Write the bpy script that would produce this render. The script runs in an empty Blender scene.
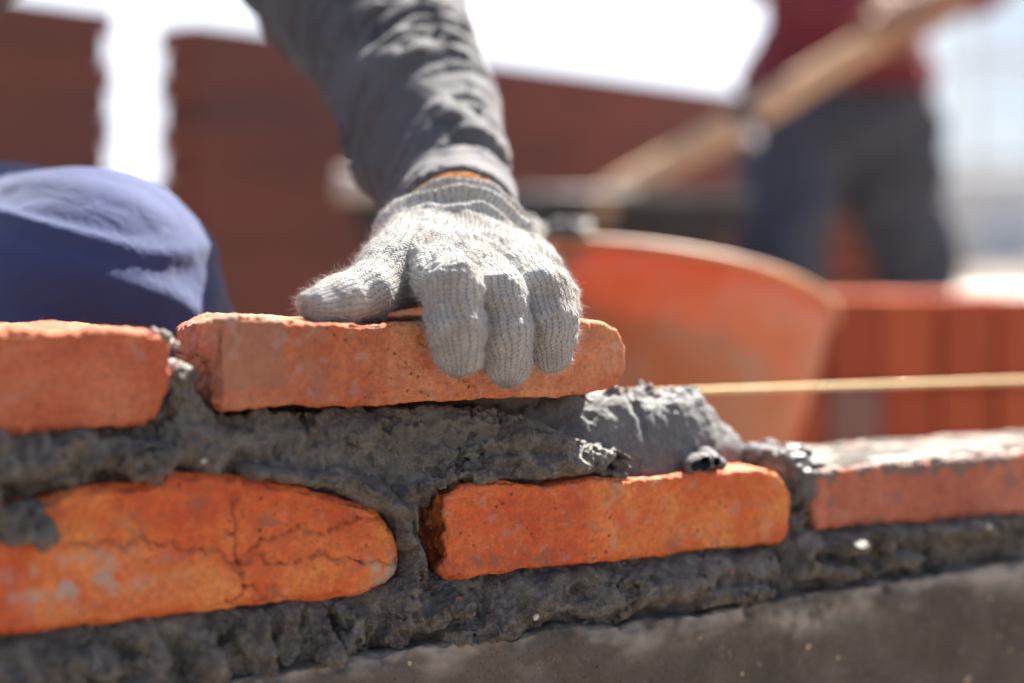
import bpy, math, random
import numpy as np
from mathutils import Vector

random.seed(4)
RNG = np.random.default_rng(7)
SC = bpy.context.scene
C = SC.collection
R = math.radians

# ------------------------------------------------------------------ camera
FPX = 1706.7                       # 60 mm lens on a 36 mm sensor at 1024 px
EYE = 0.55
PITCH = math.atan(81.5 / FPX)
cam_d = bpy.data.cameras.new('camera')
cam = bpy.data.objects.new('camera', cam_d)
C.objects.link(cam)
cam.location = (0, 0, EYE)
cam.rotation_euler = (math.pi / 2 - PITCH, 0, 0)
cam_d.lens = 60
cam_d.sensor_width = 36
cam_d.clip_start = 0.02
cam_d.clip_end = 2000
cam_d.dof.use_dof = True
cam_d.dof.focus_distance = 0.76
cam_d.dof.aperture_fstop = 2.8
SC.camera = cam

# ------------------------------------------------------------------ light
SUN_AZ, SUN_EL = R(32), R(51)      # azimuth from +Y towards +X
world = bpy.data.worlds.new('World')
SC.world = world
world.use_nodes = True
wn = world.node_tree
sky = wn.nodes.new('ShaderNodeTexSky')
sky.sky_type = 'NISHITA'
sky.sun_disc = False
sky.sun_elevation = SUN_EL
sky.sun_rotation = SUN_AZ
sky.dust_density = 3.0
sky.air_density = 1.0
# bright thin cloud low in the sky on the sun's side
tc = wn.nodes.new('ShaderNodeTexCoord')
def wmath(op, a, b):
    nd = wn.nodes.new('ShaderNodeMath'); nd.operation = op; nd.use_clamp = False
    for k, v in enumerate((a, b)):
        if isinstance(v, (int, float)): nd.inputs[k].default_value = v
        else: wn.links.new(v, nd.inputs[k])
    return nd.outputs[0]
def wmap(v, a, b, c, d):
    nd = wn.nodes.new('ShaderNodeMapRange'); nd.interpolation_type = 'SMOOTHSTEP'
    wn.links.new(v, nd.inputs[0])
    for k, q in enumerate((a, b, c, d)): nd.inputs[k + 1].default_value = q
    return nd.outputs[0]
sx = wn.nodes.new('ShaderNodeSeparateXYZ')
wn.links.new(tc.outputs['Generated'], sx.inputs[0])
cn = wn.nodes.new('ShaderNodeTexNoise')
wn.links.new(tc.outputs['Generated'], cn.inputs['Vector'])
cn.inputs['Scale'].default_value = 2.6
cn.inputs['Detail'].default_value = 6
low = wmap(sx.outputs['Z'], 0.25, 0.75, 1.0, 0.0)
side = wmap(sx.outputs['Y'], -0.1, 0.6, 0.12, 1.0)
cm = wmath('MULTIPLY', wmath('MULTIPLY', low, side), wmap(cn.outputs['Fac'], 0.25, 0.5, 0.55, 1.0))
mixw = wn.nodes.new('ShaderNodeMix'); mixw.data_type = 'RGBA'
wn.links.new(cm, mixw.inputs[0])
wn.links.new(sky.outputs[0], mixw.inputs[6])
cc = wn.nodes.new('ShaderNodeMix'); cc.data_type = 'RGBA'      # the cloud thins out towards the right
wn.links.new(wmap(sx.outputs['X'], 0.16, 0.27, 0.0, 1.0), cc.inputs[0])
cc.inputs[6].default_value = (9.0, 9.6, 10.8, 1)
cc.inputs[7].default_value = (3.5, 4.05, 4.7, 1)
wn.links.new(cc.outputs[2], mixw.inputs[7])
wn.links.new(mixw.outputs[2], wn.nodes['Background'].inputs[0])
wn.nodes['Background'].inputs[1].default_value = 0.05
sd = bpy.data.lights.new('sun', 'SUN')
sd.energy = 5.0
sd.angle = R(0.6)
sd.color = (1.0, 0.93, 0.84)
sun = bpy.data.objects.new('sun', sd)
C.objects.link(sun)
SV = Vector((math.sin(SUN_AZ) * math.cos(SUN_EL), math.cos(SUN_AZ) * math.cos(SUN_EL), math.sin(SUN_EL)))
sun.rotation_euler = SV.to_track_quat('Z', 'Y').to_euler()
SC.view_settings.view_transform = 'Standard'
SC.view_settings.look = 'None'
SC.view_settings.gamma = 1
SC.view_settings.exposure = 2.08
SC.render.engine = 'CYCLES'
SC.cycles.max_bounces = 8
SC.cycles.use_denoising = True

# ------------------------------------------------------------------ frames
CP, SP = math.cos(PITCH), math.sin(PITCH)
def ray(x, y):
    cx, cy = (x - 512) / FPX, (341.5 - y) / FPX
    return np.array([cx, CP + cy * SP, -SP + cy * CP])
def at(x, y, Y):
    """the point seen at pixel x, y at distance Y ahead"""
    d = ray(x, y)
    return np.array([0, 0, EYE]) + d * (Y / d[1])
TH = math.atan(FPX / (3300 - 512))
CU, SU = math.cos(TH), math.sin(TH)
O = at(420, 500, 0.74)
O[2] = 0
def to_world(P):                   # wall frame (u along, w into the depth, z up) -> world
    P = np.asarray(P, float)
    u, w, z = P[..., 0], P[..., 1], P[..., 2]
    return np.stack([O[0] + u * CU - w * SU, O[1] + u * SU + w * CU, z], -1)
def to_wall(P):
    P = np.asarray(P, float)
    x, y = P[..., 0] - O[0], P[..., 1] - O[1]
    return np.stack([x * CU + y * SU, -x * SU + y * CU, P[..., 2]], -1)
def uz(x, y, w=0.0):               # where the ray of a pixel meets the wall plane at depth w
    d = ray(x, y)
    n = np.array([-SU, CU, 0])
    c = np.array([0, 0, EYE])
    t = (w - np.dot(c - O, n)) / np.dot(d, n)
    p = to_wall(c + d * t)
    return np.array([p[0], p[2]])
def uwz(x, y, w):
    a = uz(x, y, w)
    return np.array([a[0], w, a[1]])

# ------------------------------------------------------------------ noise
_perm = np.random.default_rng(11).permutation(256).astype(np.int32)
_perm = np.concatenate([_perm, _perm, _perm])
_grad = np.random.default_rng(12).normal(size=(256, 3)).astype(np.float32)
_grad /= np.linalg.norm(_grad, axis=1)[:, None]
def noise3(P):
    P = np.asarray(P, np.float32)
    i = np.floor(P).astype(np.int32)
    f = P - i
    i &= 255
    w = f * f * f * (f * (f * 6 - 15) + 10)
    out = np.zeros(P.shape[:-1], np.float32)
    for dx in (0, 1):
        for dy in (0, 1):
            for dz in (0, 1):
                h = _perm[_perm[_perm[i[..., 0] + dx] + i[..., 1] + dy] + i[..., 2] + dz]
                g = _grad[h]
                d = (f[..., 0] - dx) * g[..., 0] + (f[..., 1] - dy) * g[..., 1] + (f[..., 2] - dz) * g[..., 2]
                wt = (w[..., 0] if dx else 1 - w[..., 0]) * (w[..., 1] if dy else 1 - w[..., 1]) * (w[..., 2] if dz else 1 - w[..., 2])
                out += wt * d
    return out * 1.5
def fbm(P, scale, octs=3, gain=0.5, off=0.0):
    P = np.asarray(P, np.float32)
    a, s, o = 1.0, 1.0 / scale, np.zeros(P.shape[:-1], np.float32)
    for k in range(octs):
        o += a * noise3(P * s + off + 17.3 * k)
        a *= gain
        s *= 2.03
    return o
_cell = np.random.default_rng(13).random((256, 3)).astype(np.float32)
def worley(P, scale, off=0.0):
    P = np.asarray(P, np.float32) / scale + off + 100
    i = np.floor(P).astype(np.int32)
    best = np.full(P.shape[:-1], 9.0, np.float32)
    for dx in (-1, 0, 1):
        for dy in (-1, 0, 1):
            for dz in (-1, 0, 1):
                j = i + np.array([dx, dy, dz], np.int32)
                q = j & 255
                h = _perm[_perm[_perm[q[..., 0]] + q[..., 1]] + q[..., 2]]
                d = ((j + _cell[h] - P) ** 2).sum(-1)
                best = np.minimum(best, d)
    return np.sqrt(best)

# ------------------------------------------------------------------ distance fields
def smin(a, b, k):
    if k <= 0: return np.minimum(a, b)
    h = np.maximum(k - np.abs(a - b), 0) / k
    return np.minimum(a, b) - h * h * k * 0.25
def smax(a, b, k): return -smin(-a, -b, k)
class Field:
    def __init__(s, lo, hi, h):
        s.lo, s.h = np.array(lo, float), h
        s.n = np.ceil((np.array(hi) - s.lo) / h).astype(int) + 1
        s.ax = [(s.lo[k] + np.arange(s.n[k]) * h).astype(np.float32) for k in range(3)]
        s.f = np.full(tuple(s.n), 0.05, np.float32)
    def box(s, lo, hi):
        sl = []
        for k in range(3):
            a = max(0, int(math.floor((lo[k] - s.lo[k]) / s.h)))
            b = min(s.n[k], int(math.ceil((hi[k] - s.lo[k]) / s.h)) + 1)
            if b <= a: return None
            sl.append(slice(a, b))
        return tuple(sl)
    def cone(s, a, b, ra, rb, k=0.0, cut=False, flat=None):
        a, b = np.array(a, float), np.array(b, float)
        m = max(ra, rb) + max(0.03, 2 * k)
        sl = s.box(np.minimum(a, b) - m, np.maximum(a, b) + m)
        if sl is None: return
        X, Y, Z = s.ax[0][sl[0]][:, None, None], s.ax[1][sl[1]][None, :, None], s.ax[2][sl[2]][None, None, :]
        ab = b - a
        L = max(np.dot(ab, ab), 1e-12)
        t = np.clip(((X - a[0]) * ab[0] + (Y - a[1]) * ab[1] + (Z - a[2]) * ab[2]) / L, 0, 1)
        dx, dy, dz = X - a[0] - t * ab[0], Y - a[1] - t * ab[1], Z - a[2] - t * ab[2]
        q = dx * dx + dy * dy + dz * dz
        if flat is not None:           # flattened along a direction by a factor > 1
            n, kf = np.array(flat[0], float), flat[1]
            n /= np.linalg.norm(n)
            dn = dx * n[0] + dy * n[1] + dz * n[2]
            q = q + dn * dn * (kf * kf - 1)
        d = np.sqrt(q) - (ra + (rb - ra) * t)
        s.f[sl] = smax(s.f[sl], -d, k) if cut else smin(s.f[sl], d, k)
    def chain(s, pts, rs, k=0.0, link=0.004):
        for i in range(len(pts) - 1):
            s.cone(pts[i], pts[i + 1], rs[i], rs[i + 1], k if i == 0 else max(link, 0))
    def mesh(s, iso=0.0):
        return surface_nets(s.f - iso if iso else s.f, s.lo, s.h)
def surface_nets(f, lo, h):
    ins = f < 0
    nx, ny, nz = f.shape
    cnt = np.zeros((nx - 1, ny - 1, nz - 1), np.int8)
    for dx in (0, 1):
        for dy in (0, 1):
            for dz in (0, 1):
                cnt += ins[dx:nx - 1 + dx, dy:ny - 1 + dy, dz:nz - 1 + dz]
    act = (cnt > 0) & (cnt < 8)
    idx = np.argwhere(act)
    ids = np.full(act.shape, -1, np.int32)
    ids[act] = np.arange(len(idx))
    acc = np.zeros((len(idx), 3), np.float64)
    num = np.zeros(len(idx))
    cor = [(a, b, c) for a in (0, 1) for b in (0, 1) for c in (0, 1)]
    vals = {c: f[idx[:, 0] + c[0], idx[:, 1] + c[1], idx[:, 2] + c[2]] for c in cor}
    for c0 in cor:
        for k in range(3):
            if c0[k]: continue
            c1 = list(c0); c1[k] = 1; c1 = tuple(c1)
            a, b = vals[c0], vals[c1]
            m = (a < 0) != (b < 0)
            t = np.where(m, a / np.where(m, a - b, 1), 0)
            p = np.tile(np.array(c0, float), (len(idx), 1))
            p[:, k] = t
            acc[m] += p[m]
            num[m] += 1
    V = (idx + acc / np.maximum(num, 1)[:, None]) * h + lo
    Fq = []
    for k in range(3):
        sl0 = [slice(None)] * 3; sl1 = [slice(None)] * 3
        sl0[k] = slice(0, -1); sl1[k] = slice(1, None)
        a, b = ins[tuple(sl0)], ins[tuple(sl1)]
        e = np.argwhere(a != b)
        o1, o2 = [(1, 2), (2, 0), (0, 1)][k]
        e = e[(e[:, o1] > 0) & (e[:, o2] > 0) & (e[:, o1] < f.shape[o1] - 1) & (e[:, o2] < f.shape[o2] - 1)]
        def g(d1, d2):
            q = e.copy(); q[:, o1] -= d1; q[:, o2] -= d2
            return ids[q[:, 0], q[:, 1], q[:, 2]]
        quad = np.stack([g(1, 1), g(0, 1), g(0, 0), g(1, 0)], 1)
        flip = ~a[e[:, 0], e[:, 1], e[:, 2]]
        quad[flip] = quad[flip][:, ::-1]
        Fq.append(quad)
    Fq = np.concatenate(Fq)
    return V, Fq[(Fq >= 0).all(1)]
def keep_biggest(V, F):            # drop loose crumbs floating off the main body
    n = len(V)
    lab = np.arange(n)
    for _ in range(400):
        m = lab[F].min(1)
        new = lab.copy()
        for c in range(4): np.minimum.at(new, F[:, c], m)
        new = new[new]
        if (new == lab).all(): break
        lab = new
    ids, c = np.unique(lab, return_counts=True)
    k = lab == ids[c.argmax()]
    mp = np.cumsum(k) - 1
    return V[k], mp[F[k[F].all(1)]]
def normals(V, F):
    N = np.zeros_like(V)
    n = np.cross(V[F[:, 2]] - V[F[:, 0]], V[F[:, 3 if F.shape[1] > 3 else 1]] - V[F[:, 1]])
    for c in range(F.shape[1]): np.add.at(N, F[:, c], n)
    return N / np.maximum(np.linalg.norm(N, axis=1), 1e-12)[:, None]
def sd_poly(P, pts):               # signed distance to a polygon, P (...,2)
    pts = np.asarray(pts, float)
    d = np.full(P.shape[:-1], 1e9)
    s = np.ones(P.shape[:-1])
    n = len(pts)
    for i in range(n):
        a, b = pts[i], pts[i - 1]
        e = b - a
        w = P - a
        t = np.clip((w @ e) / max(e @ e, 1e-12), 0, 1)
        q = w - t[..., None] * e
        d = np.minimum(d, (q * q).sum(-1))
        c1, c2, c3 = P[..., 1] >= a[1], P[..., 1] < b[1], e[0] * w[..., 1] > e[1] * w[..., 0]
        fl = (c1 & c2 & c3) | (~c1 & ~c2 & ~c3)
        s = np.where(fl, -s, s)
    return s * np.sqrt(d)
def seg_dist(P, a, b):
    a, b = np.asarray(a, float), np.asarray(b, float)
    e = b - a
    t = np.clip(((P - a) @ e) / max(e @ e, 1e-12), 0, 1)
    return np.linalg.norm(P - a - t[..., None] * e, axis=-1), t

# ------------------------------------------------------------------ objects
def add(name, V, F, mat, parent=None, loc=None, rotz=0.0, attrs=None, smooth=True):
    """One mesh object. V in world space, or in the object's own space when loc is given."""
    V = np.asarray(V, float)
    F = np.asarray(F) if not isinstance(F, list) else F
    own = loc is not None
    if not own:
        if parent is not None:
            loc = (0, 0, 0)
            V = V - np.array(parent['_o'])
        else:
            loc = ((V[:, 0].min() + V[:, 0].max()) / 2, (V[:, 1].min() + V[:, 1].max()) / 2, V[:, 2].min())
            V = V - np.array(loc)
    me = bpy.data.meshes.new(name)
    if isinstance(F, list):
        me.from_pydata(V.tolist(), [], F)
    else:
        k = F.shape[1]
        me.vertices.add(len(V)); me.vertices.foreach_set('co', V.astype(np.float32).ravel())
        me.loops.add(F.size); me.loops.foreach_set('vertex_index', F.astype(np.int32).ravel())
        me.polygons.add(len(F)); me.polygons.foreach_set('loop_start', np.arange(0, F.size, k, dtype=np.int32))
        me.polygons.foreach_set('loop_total', np.full(len(F), k, np.int32))
        me.update(calc_edges=True)
    me.polygons.foreach_set('use_smooth', np.full(len(me.polygons), bool(smooth)))
    for kx, v in (attrs or {}).items():
        at_ = me.attributes.new(kx, 'FLOAT', 'POINT')
        at_.data.foreach_set('value', np.asarray(v, np.float32))
    me.validate()
    me.materials.append(mat)
    o = bpy.data.objects.new(name, me)
    C.objects.link(o)
    o.location = loc
    o.rotation_euler = (0, 0, rotz)
    if parent is not None: o.parent = parent
    o['_o'] = [float(a) + (float(b) if (parent is not None) else 0) for a, b in zip(loc, parent['_o'] if parent is not None else (0, 0, 0))]
    return o
def tag(o, label, cat, group=None, kind=None):
    if label: o['label'] = label
    if cat: o['category'] = cat
    if group: o['group'] = group
    if kind: o['kind'] = kind
    return o
def root(name, loc, label, cat, group=None):
    o = bpy.data.objects.new(name, None)
    o.empty_display_size = 0.05
    C.objects.link(o)
    o.location = tuple(float(v) for v in loc)
    o['_o'] = [float(v) for v in loc]
    return tag(o, label, cat, group)
def box(lo, hi):
    x0, y0, z0 = lo; x1, y1, z1 = hi
    V = np.array([(x0, y0, z0), (x1, y0, z0), (x1, y1, z0), (x0, y1, z0), (x0, y0, z1), (x1, y0, z1), (x1, y1, z1), (x0, y1, z1)], float)
    F = np.array([(0, 3, 2, 1), (4, 5, 6, 7), (0, 1, 5, 4), (1, 2, 6, 5), (2, 3, 7, 6), (3, 0, 4, 7)])
    return V, F
def join(parts):
    Vs, Fs, n = [], [], 0
    for V, F in parts:
        Vs.append(V); Fs.append(np.asarray(F) + n); n += len(V)
    return np.concatenate(Vs), np.concatenate(Fs)
def tube(pts, rs, n=12):
    pts = [np.array(p, float) for p in pts]
    if not hasattr(rs, '__len__'): rs = [rs] * len(pts)
    V, F = [], []
    e = None
    for i, p in enumerate(pts):
        t = pts[min(i + 1, len(pts) - 1)] - pts[max(i - 1, 0)]
        t /= np.linalg.norm(t)
        if e is None:
            e = np.cross(t, (0, 0, 1.0))
            if np.linalg.norm(e) < 1e-3: e = np.cross(t, (1.0, 0, 0))
        e = e - t * (e @ t); e /= np.linalg.norm(e)
        g = np.cross(t, e)
        for k in range(n):
            a = 2 * math.pi * k / n
            V.append(p + rs[i] * (math.cos(a) * e + math.sin(a) * g))
    for i in range(len(pts) - 1):
        for k in range(n):
            F.append((i * n + k, i * n + (k + 1) % n, (i + 1) * n + (k + 1) % n, (i + 1) * n + k))
    m = len(V)
    V.append(pts[0]); V.append(pts[-1])
    for k in range(n):
        F.append((m, (k + 1) % n, k, k))
        b = (len(pts) - 1) * n
        F.append((m + 1, b + k, b + (k + 1) % n, b + (k + 1) % n))
    F = [tuple(dict.fromkeys(f)) for f in F]
    return np.array(V), F
def joinl(parts):
    Vs, Fs, n = [], [], 0
    for V, F in parts:
        Vs.append(V)
        Fs += [tuple(int(i) + n for i in f) for f in F]
        n += len(V)
    return np.concatenate(Vs), Fs
def lathe(prof, n=48):             # profile (r, z) -> mesh about z
    V, F = [], []
    for r, z in prof:
        for k in range(n):
            a = 2 * math.pi * k / n
            V.append((r * math.cos(a), r * math.sin(a), z))
    for i in range(len(prof) - 1):
        for k in range(n):
            F.append((i * n + k, i * n + (k + 1) % n, (i + 1) * n + (k + 1) % n, (i + 1) * n + k))
    return np.array(V, float), F

# ------------------------------------------------------------------ materials
class NB:
    def __init__(s, name):
        s.m = bpy.data.materials.new(name)
        s.m.use_nodes = True
        s.t = s.m.node_tree
        s.p = s.t.nodes['Principled BSDF']
    def n(s, typ, **kw):
        nd = s.t.nodes.new(typ)
        for k, v in kw.items():
            if hasattr(nd, k) and not k.startswith('i_'): setattr(nd, k, v)
        return nd
    def put(s, sock, v):
        if isinstance(v, bpy.types.NodeSocket): s.t.links.new(v, sock)
        elif isinstance(v, (tuple, list)) and len(v) == 3 and sock.type == 'RGBA': sock.default_value = (*v, 1)
        else: sock.default_value = v
    def coord(s):
        if not hasattr(s, '_c'): s._c = s.n('ShaderNodeTexCoord').outputs['Object']
        return s._c
    def noise(s, scale, detail=4, rough=0.6, dist=0.0, vec=None, out='Fac'):
        nd = s.n('ShaderNodeTexNoise')
        s.put(nd.inputs['Vector'], vec or s.coord())
        nd.inputs['Scale'].default_value = scale
        nd.inputs['Detail'].default_value = detail
        nd.inputs['Roughness'].default_value = rough
        nd.inputs['Distortion'].default_value = dist
        return nd.outputs[out]
    def vor(s, scale, feature='F1', out='Distance', rand=1.0, vec=None):
        nd = s.n('ShaderNodeTexVoronoi', feature=feature)
        s.put(nd.inputs['Vector'], vec or s.coord())
        nd.inputs['Scale'].default_value = scale
        nd.inputs['Randomness'].default_value = rand
        return nd.outputs[out]
    def ramp(s, fac, stops):
        nd = s.n('ShaderNodeValToRGB')
        s.put(nd.inputs[0], fac)
        el = nd.color_ramp.elements
        while len(el) < len(stops): el.new(0.5)
        for e, (p, c) in zip(el, stops):
            e.position = p
            e.color = (*c, 1) if isinstance(c, (tuple, list)) else (c, c, c, 1)
        return nd.outputs[0]
    def math(s, op, a, b=0.0, c=None, clamp=False):
        nd = s.n('ShaderNodeMath', operation=op)
        nd.use_clamp = clamp
        s.put(nd.inputs[0], a); s.put(nd.inputs[1], b)
        if c is not None: s.put(nd.inputs[2], c)
        return nd.outputs[0]
    def mix(s, fac, a, b, blend='MIX'):
        nd = s.n('ShaderNodeMix', data_type='RGBA', blend_type=blend)
        s.put(nd.inputs[0], fac); s.put(nd.inputs[6], a); s.put(nd.inputs[7], b)
        return nd.outputs[2]
    def attr(s, name):
        nd = s.n('ShaderNodeAttribute'); nd.attribute_name = name
        return nd.outputs['Fac']
    def bump(s, h, strength=0.5, dist=0.001, prev=None):
        nd = s.n('ShaderNodeBump')
        nd.inputs['Strength'].default_value = strength
        nd.inputs['Distance'].default_value = dist
        s.put(nd.inputs['Height'], h)
        if prev is not None: s.put(nd.inputs['Normal'], prev)
        return nd.outputs[0]
    def done(s, base, rough=0.8, bump=None, spec=0.5, **kw):
        s.put(s.p.inputs['Base Color'], base)
        s.put(s.p.inputs['Roughness'], rough)
        s.p.inputs['Specular IOR Level'].default_value = spec
        if bump is not None: s.put(s.p.inputs['Normal'], bump)
        for k, v in kw.items(): s.put(s.p.inputs[k.replace('_', ' ')], v)
        return s.m

def brick_mat(name, a, b, c, stain_tone=(0.2, 0.13, 0.1), rough=0.8):
    m = NB(name)
    big = m.noise(24, 7, 0.68, 0.4)
    col = m.ramp(big, [(0.36, c), (0.5, a), (0.64, b)])
    fine = m.noise(420, 4, 0.7)
    col = m.mix(m.ramp(fine, [(0.32, 0.55), (0.6, 0.0)]), col, tuple(v * 0.42 for v in a))
    col = m.mix(m.ramp(m.noise(750, 3, 0.7), [(0.62, 0.0), (0.72, 0.4)]), col, (0.72, 0.42, 0.26))
    pale = m.ramp(m.noise(95, 4, 0.75, 0.4), [(0.60, 0.0), (0.75, 0.4)])
    col = m.mix(pale, col, (0.62, 0.36, 0.24))
    pores = m.ramp(m.vor(190), [(0.08, 0.9), (0.2, 0.0)])
    pm = m.ramp(m.noise(70, 3), [(0.50, 0.0), (0.58, 1.0)])
    pores = m.math('MULTIPLY', pores, pm)
    col = m.mix(pores, col, (0.07, 0.03, 0.02))
    col = m.mix(m.attr('stain_tone'), col, stain_tone)
    col = m.mix(m.attr('dust'), col, (0.40, 0.36, 0.31))
    nb = m.bump(m.noise(900, 3, 0.75), 0.8, 0.0008)
    nb = m.bump(m.noise(230, 4, 0.7), 0.8, 0.0018, nb)
    nb = m.bump(m.math('SUBTRACT', 1.0, pores), 0.6, 0.001, nb)
    return m.done(col, m.ramp(fine, [(0.3, rough - 0.15), (0.7, rough + 0.1)]), nb, 0.4)
MB_TOP = brick_mat('brick_top', (0.57, 0.180, 0.078), (0.66, 0.28, 0.14), (0.44, 0.105, 0.045), (0.30, 0.155, 0.105))
MB_LOW = brick_mat('brick_low', (0.68, 0.14, 0.035), (0.80, 0.27, 0.07), (0.56, 0.085, 0.022), (0.22, 0.10, 0.07), 0.7)
MB_LEFT = brick_mat('brick_left', (0.52, 0.125, 0.052), (0.60, 0.19, 0.09), (0.42, 0.085, 0.035))
MB_DULL = brick_mat('brick_dull', (0.52, 0.16, 0.09), (0.58, 0.21, 0.13), (0.42, 0.11, 0.06), (0.16, 0.13, 0.11))

def mortar_mat(name, dark, mid, light, r0, r1, bs=1.0, spec=0.5):
    m = NB(name)
    n1 = m.noise(75, 6, 0.75, 0.4)
    col = m.ramp(n1, [(0.34, dark), (0.5, mid), (0.66, light)])
    g = m.noise(1300, 2, 0.6)
    col = m.mix(m.ramp(g, [(0.57, 0.0), (0.68, 0.6)]), col, tuple(min(1, v * 2.8) for v in mid))
    col = m.mix(m.ramp(g, [(0.28, 0.5), (0.4, 0.0)]), col, tuple(v * 0.4 for v in dark))
    col = m.mix(m.attr('dry'), col, (0.125, 0.112, 0.096))
    wet = m.noise(35, 4, 0.6)
    rr = m.ramp(wet, [(0.35, r0), (0.65, r1)])
    nb = m.bump(m.noise(1300, 3, 0.75), 0.8 * bs, 0.0010)
    nb = m.bump(m.noise(420, 4, 0.75), 0.8 * bs, 0.0022, nb)
    return m.done(col, rr, nb, spec)
M_MORTAR = mortar_mat('mortar_damp', (0.062, 0.056, 0.051), (0.138, 0.125, 0.110), (0.235, 0.212, 0.182), 0.28, 0.8)
M_WET = mortar_mat('mortar_wet', (0.038, 0.038, 0.040), (0.055, 0.055, 0.057), (0.075, 0.074, 0.075), 0.28, 0.5, 0.45)

def plain(name, col, rough=0.7, var=0.25, scale=20, bs=0.4, bd=0.001, spec=0.4, **kw):
    m = NB(name)
    n = m.noise(scale, 5, 0.65)
    c = m.ramp(n, [(0.3, tuple(v * (1 - var) for v in col)), (0.7, tuple(min(1, v * (1 + var)) for v in col))])
    nb = m.bump(m.noise(scale * 12, 4, 0.7), bs, bd)
    return m.done(c, rough, nb, spec, **kw)

# ------------------------------------------------------------------ ground and distance
def ground():
    xs = np.concatenate([-np.geomspace(400, 4, 14), np.linspace(-3.5, 3.5, 90), np.geomspace(4, 400, 14)])
    ys = np.concatenate([-np.geomspace(400, 3, 12), np.linspace(-2.6, 8, 120), np.geomspace(8.6, 900, 20)])
    X, Y = np.meshgrid(xs, ys, indexing='ij')
    P = np.stack([X, Y, X * 0], -1)
    Z = fbm(P, 0.5, 4) * 0.02
    V = np.stack([X, Y, Z - 0.02], -1).reshape(-1, 3)
    ny = len(ys)
    i, j = np.meshgrid(np.arange(len(xs) - 1), np.arange(ny - 1), indexing='ij')
    a = (i * ny + j).ravel()
    F = np.stack([a, a + ny, a + ny + 1, a + 1], 1)
    m = NB('ground_earth')
    n = m.noise(3, 8, 0.7)
    col = m.ramp(n, [(0.3, (0.14, 0.105, 0.078)), (0.5, (0.20, 0.16, 0.125)), (0.7, (0.26, 0.215, 0.17))])
    nb = m.bump(m.noise(60, 6, 0.7), 0.6, 0.01)
    tag(add('ground', V, F, m.done(col, 0.95, nb, 0.2), loc=(0, 0, 0)), None, None, kind='structure')
ground()

def far_things():
    # pale unfinished block far off on the right, with its grid of openings
    bx, by = 38.0, 92.0
    b = root('building', (bx, by, 0), 'pale blue grey building frame far off behind the standing worker', 'building')
    mw = plain('far_render', (0.78, 0.82, 0.86), 0.9, 0.06, 1)
    mo = plain('far_glass', (0.55, 0.62, 0.70), 0.4, 0.1, 1)
    parts = []
    W, H, nx, nf = 34.0, 4.6, 12, 2
    parts.append(box((bx - W / 2, by + 0.6, 0), (bx + W / 2, by + 7, H)))
    for k in range(nx + 1):
        x = bx - W / 2 + k * W / nx
        parts.append(box((x - 0.12, by, 0), (x + 0.12, by + 0.598, H)))
    for k in range(1, nf + 1):
        z = k * H / nf
        for j in range(nx):
            x = bx - W / 2 + j * W / nx
            parts.append(box((x + 0.122, by + 0.05, z - 0.3), (x + W / nx - 0.122, by + 0.597, z - 0.002)))
    V, F = join(parts)
    add('wall', V, F, mw, b, smooth=False)
    for k in range(nf):
        for j in range(nx):
            x = bx - W / 2 + (j + 0.5) * W / nx
            V, F = box((x - 0.75, by + 0.50, k * H / nf + 0.6), (x + 0.75, by + 0.597, k * H / nf + 1.7))
            add('window', V, F, mo, b, smooth=False)
    V, F = box((bx - W / 2 - 0.3, by - 0.3, H + 0.003), (bx + W / 2 + 0.3, by + 7.3, H + 0.25))
    add('roof', V, F, plain('far_roof', (0.55, 0.58, 0.62), 0.9, 0.05, 1), b, smooth=False)
    # steel scaffold frame standing on the right
    sc_ = root('scaffold', (4.7, 13.0, 0), 'pale steel scaffold frame at the right edge behind the standing worker', 'scaffold')
    ms = plain('scaffold_steel', (0.62, 0.64, 0.66), 0.4, 0.1, 5, Metallic=0.3)
    for ix in range(4):
        for iy in range(2):
            x, y = 3.5 + ix * 0.8, 13.0 + iy * 0.9
            V, F = tube([(x, y, -0.02), (x, y, 5.0)], 0.024, 10)
            add('upright', V, F, ms, sc_)
    for kz in range(6):
        for iy in range(2):
            V, F = tube([(3.4, 13.0 + iy * 0.9, 0.5 + kz * 0.8), (6.0, 13.0 + iy * 0.9, 0.5 + kz * 0.8)], 0.022, 10)
            add('crossbar', V, F, ms, sc_)
    # hill ridge, the blue of distant haze painted into its colour
    xs = np.linspace(-700, 700, 160)
    ridge = 16 + 9 * fbm(np.stack([xs, xs * 0, xs * 0], -1), 130, 4)
    V, F = [], []
    for i, x in enumerate(xs):
        V += [(x, 560, -1), (x, 640, float(ridge[i])), (x, 900, -1)]
    for i in range(len(xs) - 1):
        a = i * 3
        F += [(a, a + 3, a + 4, a + 1), (a + 1, a + 4, a + 5, a + 2)]
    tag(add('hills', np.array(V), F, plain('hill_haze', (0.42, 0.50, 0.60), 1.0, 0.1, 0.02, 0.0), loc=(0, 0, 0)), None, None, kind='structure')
far_things()

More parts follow.
